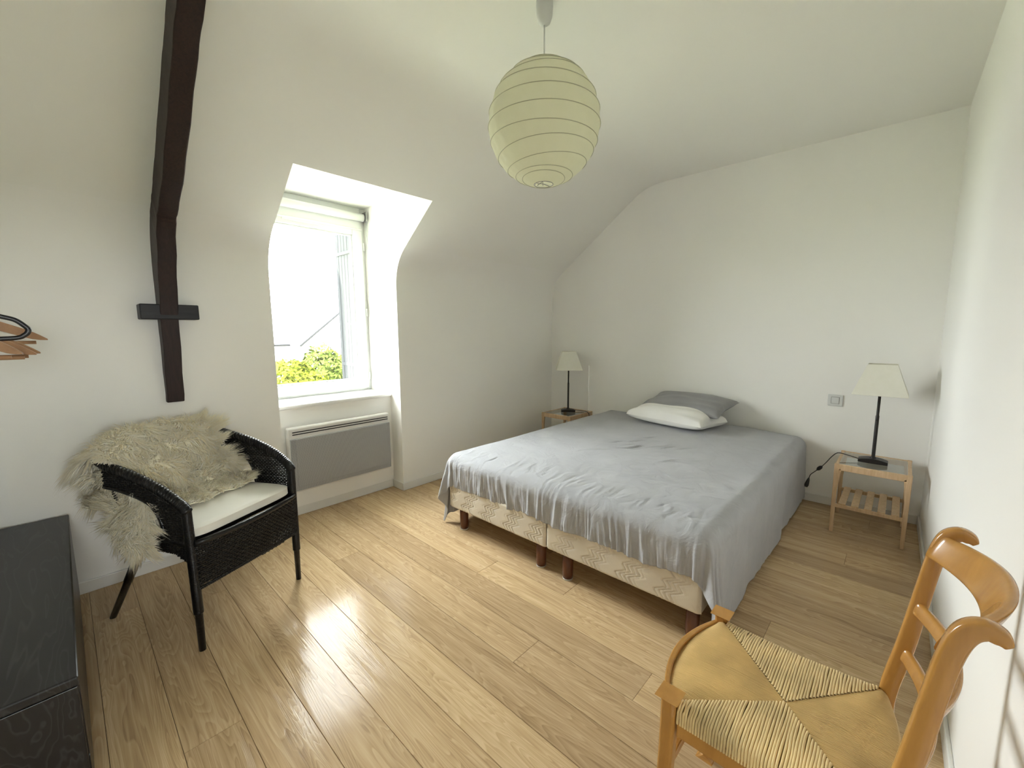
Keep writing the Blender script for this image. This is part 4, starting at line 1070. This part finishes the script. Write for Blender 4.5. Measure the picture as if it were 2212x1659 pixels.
# seat rails
def bar(name, p0, p1, w_, hgt, mat=M['honey']):
    a, b_ = Vector(p0), Vector(p1); d_ = (b_ - a).normalized(); s_ = d_.cross(Vector((0, 0, 1))).normalized() * w_; u_ = Vector((0, 0, hgt))
    return MB().hexa([L_(a - s_ - u_), L_(b_ - s_ - u_), L_(b_ + s_ - u_), L_(a + s_ - u_)], [L_(a - s_ + u_), L_(b_ - s_ + u_), L_(b_ + s_ + u_), L_(a + s_ + u_)]).build(name, mat, rc, 0.004)
for x_ in (xn, xf):
    bar('side_rail', (x_ + (0.004 if x_ == xn else -0.004), 0.30, SZ - 0.040), (x_, -0.03, SZ - 0.040), 0.009, 0.022)
    bar('stretcher', (x_, 0.31, 0.20), (x_, -0.045, 0.20), 0.008, 0.011)
bar('stretcher', (xn, -0.045, 0.26), (xf, -0.045, 0.26), 0.008, 0.011)
bar('stretcher', (xn, 0.325, 0.28), (xf, 0.325, 0.28), 0.008, 0.011)
fb, bbow = 0.050, 0.034
def yfront(x_): u = (x_ - (xn + xf) / 2) / ((xf - xn) / 2); return 0.318 + fb * (1 - u * u)
def yback(x_): u = (x_ - (xn + xf) / 2) / ((xf - xn) / 2); return -0.030 - bbow * (1 - u * u)
mb = MB(); P = []
for i in range(25):
    x_ = xn + 0.014 + (xf - xn - 0.028) * i / 24; y = yfront(x_)
    P.append([L_((x_, y - .004, SZ - .035)), L_((x_, y + .010, SZ - .035)), L_((x_, y + .010, SZ + .008)), L_((x_, y - .004, SZ + .008))])
mb.grid(P, closed_v=True, smooth=False); mb.build('front_rail', M['honey'], rc, 0.003)
mb = MB(); P = []
for i in range(25):
    x_ = xn + 0.014 + (xf - xn - 0.028) * i / 24; y = yback(x_)
    P.append([L_((x_, y - .004, SZ - .035)), L_((x_, y + .012, SZ - .035)), L_((x_, y + .012, SZ - .006)), L_((x_, y - .004, SZ - .006))])
mb.grid(P, closed_v=True, smooth=False); mb.build('rear_rail', M['honey'], rc, 0.003)
# rush cords: four fields meeting along the diagonals
CXs, CYs = 1.030, 0.128
cor_f = [(xn + 0.020, 0.300), (xf - 0.020, 0.300)]; cor_b = [(xn + 0.016, -0.020), (xf - 0.016, -0.020)]
def ydiag(x_, front):
    cs = cor_f if front else cor_b
    if x_ < CXs: t_ = (x_ - cs[0][0]) / (CXs - cs[0][0]); return cs[0][1] + (CYs - cs[0][1]) * t_
    t_ = (cs[1][0] - x_) / (cs[1][0] - CXs); return cs[1][1] + (CYs - cs[1][1]) * t_
def xdiag(y, near):
    k = 0 if near else 1
    if y > CYs: t_ = (cor_f[k][1] - y) / (cor_f[k][1] - CYs); return cor_f[k][0] + (CXs - cor_f[k][0]) * t_
    t_ = (y - cor_b[k][1]) / (CYs - cor_b[k][1]); return cor_b[k][0] + (CXs - cor_b[k][0]) * t_
def zprof(t_): return SZ + 0.0 + 0.014 * math.sin(min(1, t_ * 1.15) * PI * 0.62) - 0.004 * t_ - (0.028 * (1 - t_ / 0.05) ** 2 if t_ < 0.05 else 0)
rj = random.Random(9)
def cords(which):
    mb = MB()
    if which in ('front', 'back'):
        r_, pitch = 0.0021, 0.0039; x_ = (cor_f if which == 'front' else cor_b)[0][0] - 0.004; xe = (cor_f if which == 'front' else cor_b)[1][0] + 0.004
        while x_ < xe:
            xc = min(max(x_, (cor_f if which == 'front' else cor_b)[0][0]), (cor_f if which == 'front' else cor_b)[1][0])
            ye = yfront(x_) if which == 'front' else yback(x_) - 0.006; yd = ydiag(xc, which == 'front')
            pts = []
            for t_ in (0, 0.012, 0.03, 0.06, 0.15, 0.35, 0.6, 0.85, 1.0):
                pts.append(L_((x_ + rj.gauss(0, .0002), ye + (yd - ye) * t_, zprof(t_))))
            mb.tube(pts, r_, 5, caps=False); x_ += pitch * rj.uniform(0.95, 1.05)
    else:
        near = which == 'near'; r_, pitch = 0.0030, 0.0056; y = cor_b[0][1]; xe = xn - 0.006 if near else xf + 0.006
        while y < cor_f[0][1]:
            xd = xdiag(y, near); pts = []; tw = rj.gauss(0, 0.0008)
            for t_ in (0, 0.012, 0.03, 0.06, 0.15, 0.35, 0.6, 0.85, 1.0):
                pts.append(L_((xe + (xd - xe) * t_, y + tw * math.sin(t_ * 6) + rj.gauss(0, .00025), zprof(t_) + 0.0012)))
            mb.tube(pts, [r_ * rj.uniform(0.88, 1.08) for _ in pts], 6, caps=False); y += pitch * rj.uniform(0.93, 1.07)
    return mb
for wch in ('front', 'back', 'near', 'far'):
    o = cords(wch).build('rush_field', M['rush'] if wch in ('near', 'far') else M['rush_fine'], rc); stuff(o)
mb = MB()                                    # padding under the cords
ol = [(xn, 0.30)] + [(xn + 0.014 + (xf - xn - .028) * i / 12, yfront(xn + 0.014 + (xf - xn - .028) * i / 12) - 0.003) for i in range(13)] + [(xf, 0.30), (xf, -0.02)] + [(xf - 0.014 - (xf - xn - .028) * i / 12, yback(xf - 0.014 - (xf - xn - .028) * i / 12) + 0.0) for i in range(13)] + [(xn, -0.02)]
mb.prism([(a - RX, b_ - RY) for a, b_ in ol], 'z', SZ - 0.03, SZ - 0.0035); mb.build('rush_padding', M['rush_fine'], rc)

# ------------------------------------------------------------------ outside
GZ = -2.9
g = MB(); g.box(-70, 70, -70, 90, GZ - 0.1, GZ)
tag(g.build('ground', M['grass']), 'garden lawn below the window', 'ground', kind='structure')
def shrub(loc, rx, rz, mat, label, cnt, seed, leaf=0.07):
    rg_ = np.random.default_rng(seed); t = thing('garden_shrub', label, 'shrub', (loc[0], loc[1], GZ), group='shrubs outside the window')
    d_ = rg_.normal(0, 1, (cnt, 3)); d_ /= np.linalg.norm(d_, axis=1)[:, None]
    rad = rg_.uniform(0.55, 1.0, cnt) ** 0.5 * (1 + 0.35 * vnoise(d_[:, :2] * 1.0 + d_[:, 2:3], 2.3, seed))
    c_ = d_ * rad[:, None] * np.array([rx, rx, rz]); c_[:, 2] += loc[2] - GZ
    n_ = d_ + rg_.normal(0, 0.6, (cnt, 3)); n_ /= np.linalg.norm(n_, axis=1)[:, None]
    u = np.cross(n_, rg_.normal(0, 1, (cnt, 3))); u /= np.linalg.norm(u, axis=1)[:, None]; w_ = np.cross(n_, u)
    s_ = leaf * rg_.uniform(0.6, 1.3, cnt)[:, None]
    V = np.stack([c_ - u * s_, c_ - w_ * s_ * .45 + n_ * s_ * .12, c_ + u * s_, c_ + w_ * s_ * .45 + n_ * s_ * .12], 1).reshape(-1, 3)
    Q = np.arange(cnt * 4).reshape(-1, 4)
    stuff(fast_mesh('foliage', V, Q, np.zeros((0, 3), int), mat, t))
    MB().tube([(0, 0, 0), (0.03, 0.02, (loc[2] - GZ) * .5), (0, 0, loc[2] - GZ)], [0.09, 0.07, 0.03], 8).build('stem', M['bark'], t)
shrub((3.12, 9.0, -0.25), 0.85, 1.05, M['leaf1'], 'yellow green leafy shrub nearest the left edge of the window view', 5200, 1)
shrub((4.55, 10.7, -0.05), 0.80, 0.95, M['leaf2'], 'mid green shrub filling the view beside the open shutter', 5200, 2)
shrub((1.7, 11.2, -0.3), 1.0, 1.2, M['leaf1'], 'yellow green shrub furthest to the left in the garden', 1800, 3, 0.08)
shrub((6.3, 12.0, -0.2), 0.9, 1.1, M['leaf2'], 'mid green shrub furthest to the right in the garden', 1800, 4, 0.08)
shrub((3.75, 6.9, -0.80), 0.7, 0.75, M['leaf1'], 'low yellow green shrub in front of the others', 3600, 5, 0.06)
HY = 20.0
ho = thing('neighbour_house', 'white neighbouring house with a gable beyond the shrubs', 'house', (8, HY, GZ))
def hp(x_, y, z): return (x_ - 8, y - HY, z - GZ)
m = MB(); gp = [(7.5, GZ), (7.5, 0.70), (10.9, 3.45), (14.3, 0.70), (14.3, GZ)]
m.prism([(a - 8, b_ - GZ) for a, b_ in gp], 'y', 0, 9); m.build('gable_wall', M['render'], ho)
m = MB(); m.box(-12, -0.5, 1.2, 8, 0, 0.66 - GZ); m.build('side_wall', M['render'], ho)
for (xa, za, xb, zb) in ((7.35, 0.60, 10.9, 3.47), (14.45, 0.60, 10.9, 3.47)):
    m = MB(); m.add([hp(xa, HY - .15, za), hp(xb, HY - .15, zb), hp(xb, HY + 9, zb), hp(xa, HY + 9, za), hp(xa, HY - .15, za + .12), hp(xb, HY - .15, zb + .12), hp(xb, HY + 9, zb + .12), hp(xa, HY + 9, za + .12)],
          [(0, 3, 2, 1), (4, 5, 6, 7), (0, 1, 5, 4), (1, 2, 6, 5), (2, 3, 7, 6), (3, 0, 4, 7)]); rf = m.build('roof', M['slate'], ho)
    m = MB(); m.tube([hp(xa, HY - .2, za + .03), hp(xb, HY - .2, zb + .03)], 0.045, 6); m.build('verge_board', M['gutter'], rf)
m = MB(); m.add([hp(-4, HY + 1.0, .66), hp(7.3, HY + 1.0, .66), hp(7.3, HY + 5, 3.2), hp(-4, HY + 5, 3.2)], [(0, 1, 2, 3)]); rf = m.build('roof', M['slate'], ho, solid=0.1)
m = MB(); m.tube([hp(-4, HY + .9, .66), hp(7.3, HY + .9, .66)], 0.05, 8); m.build('gutter', M['gutter'], rf)
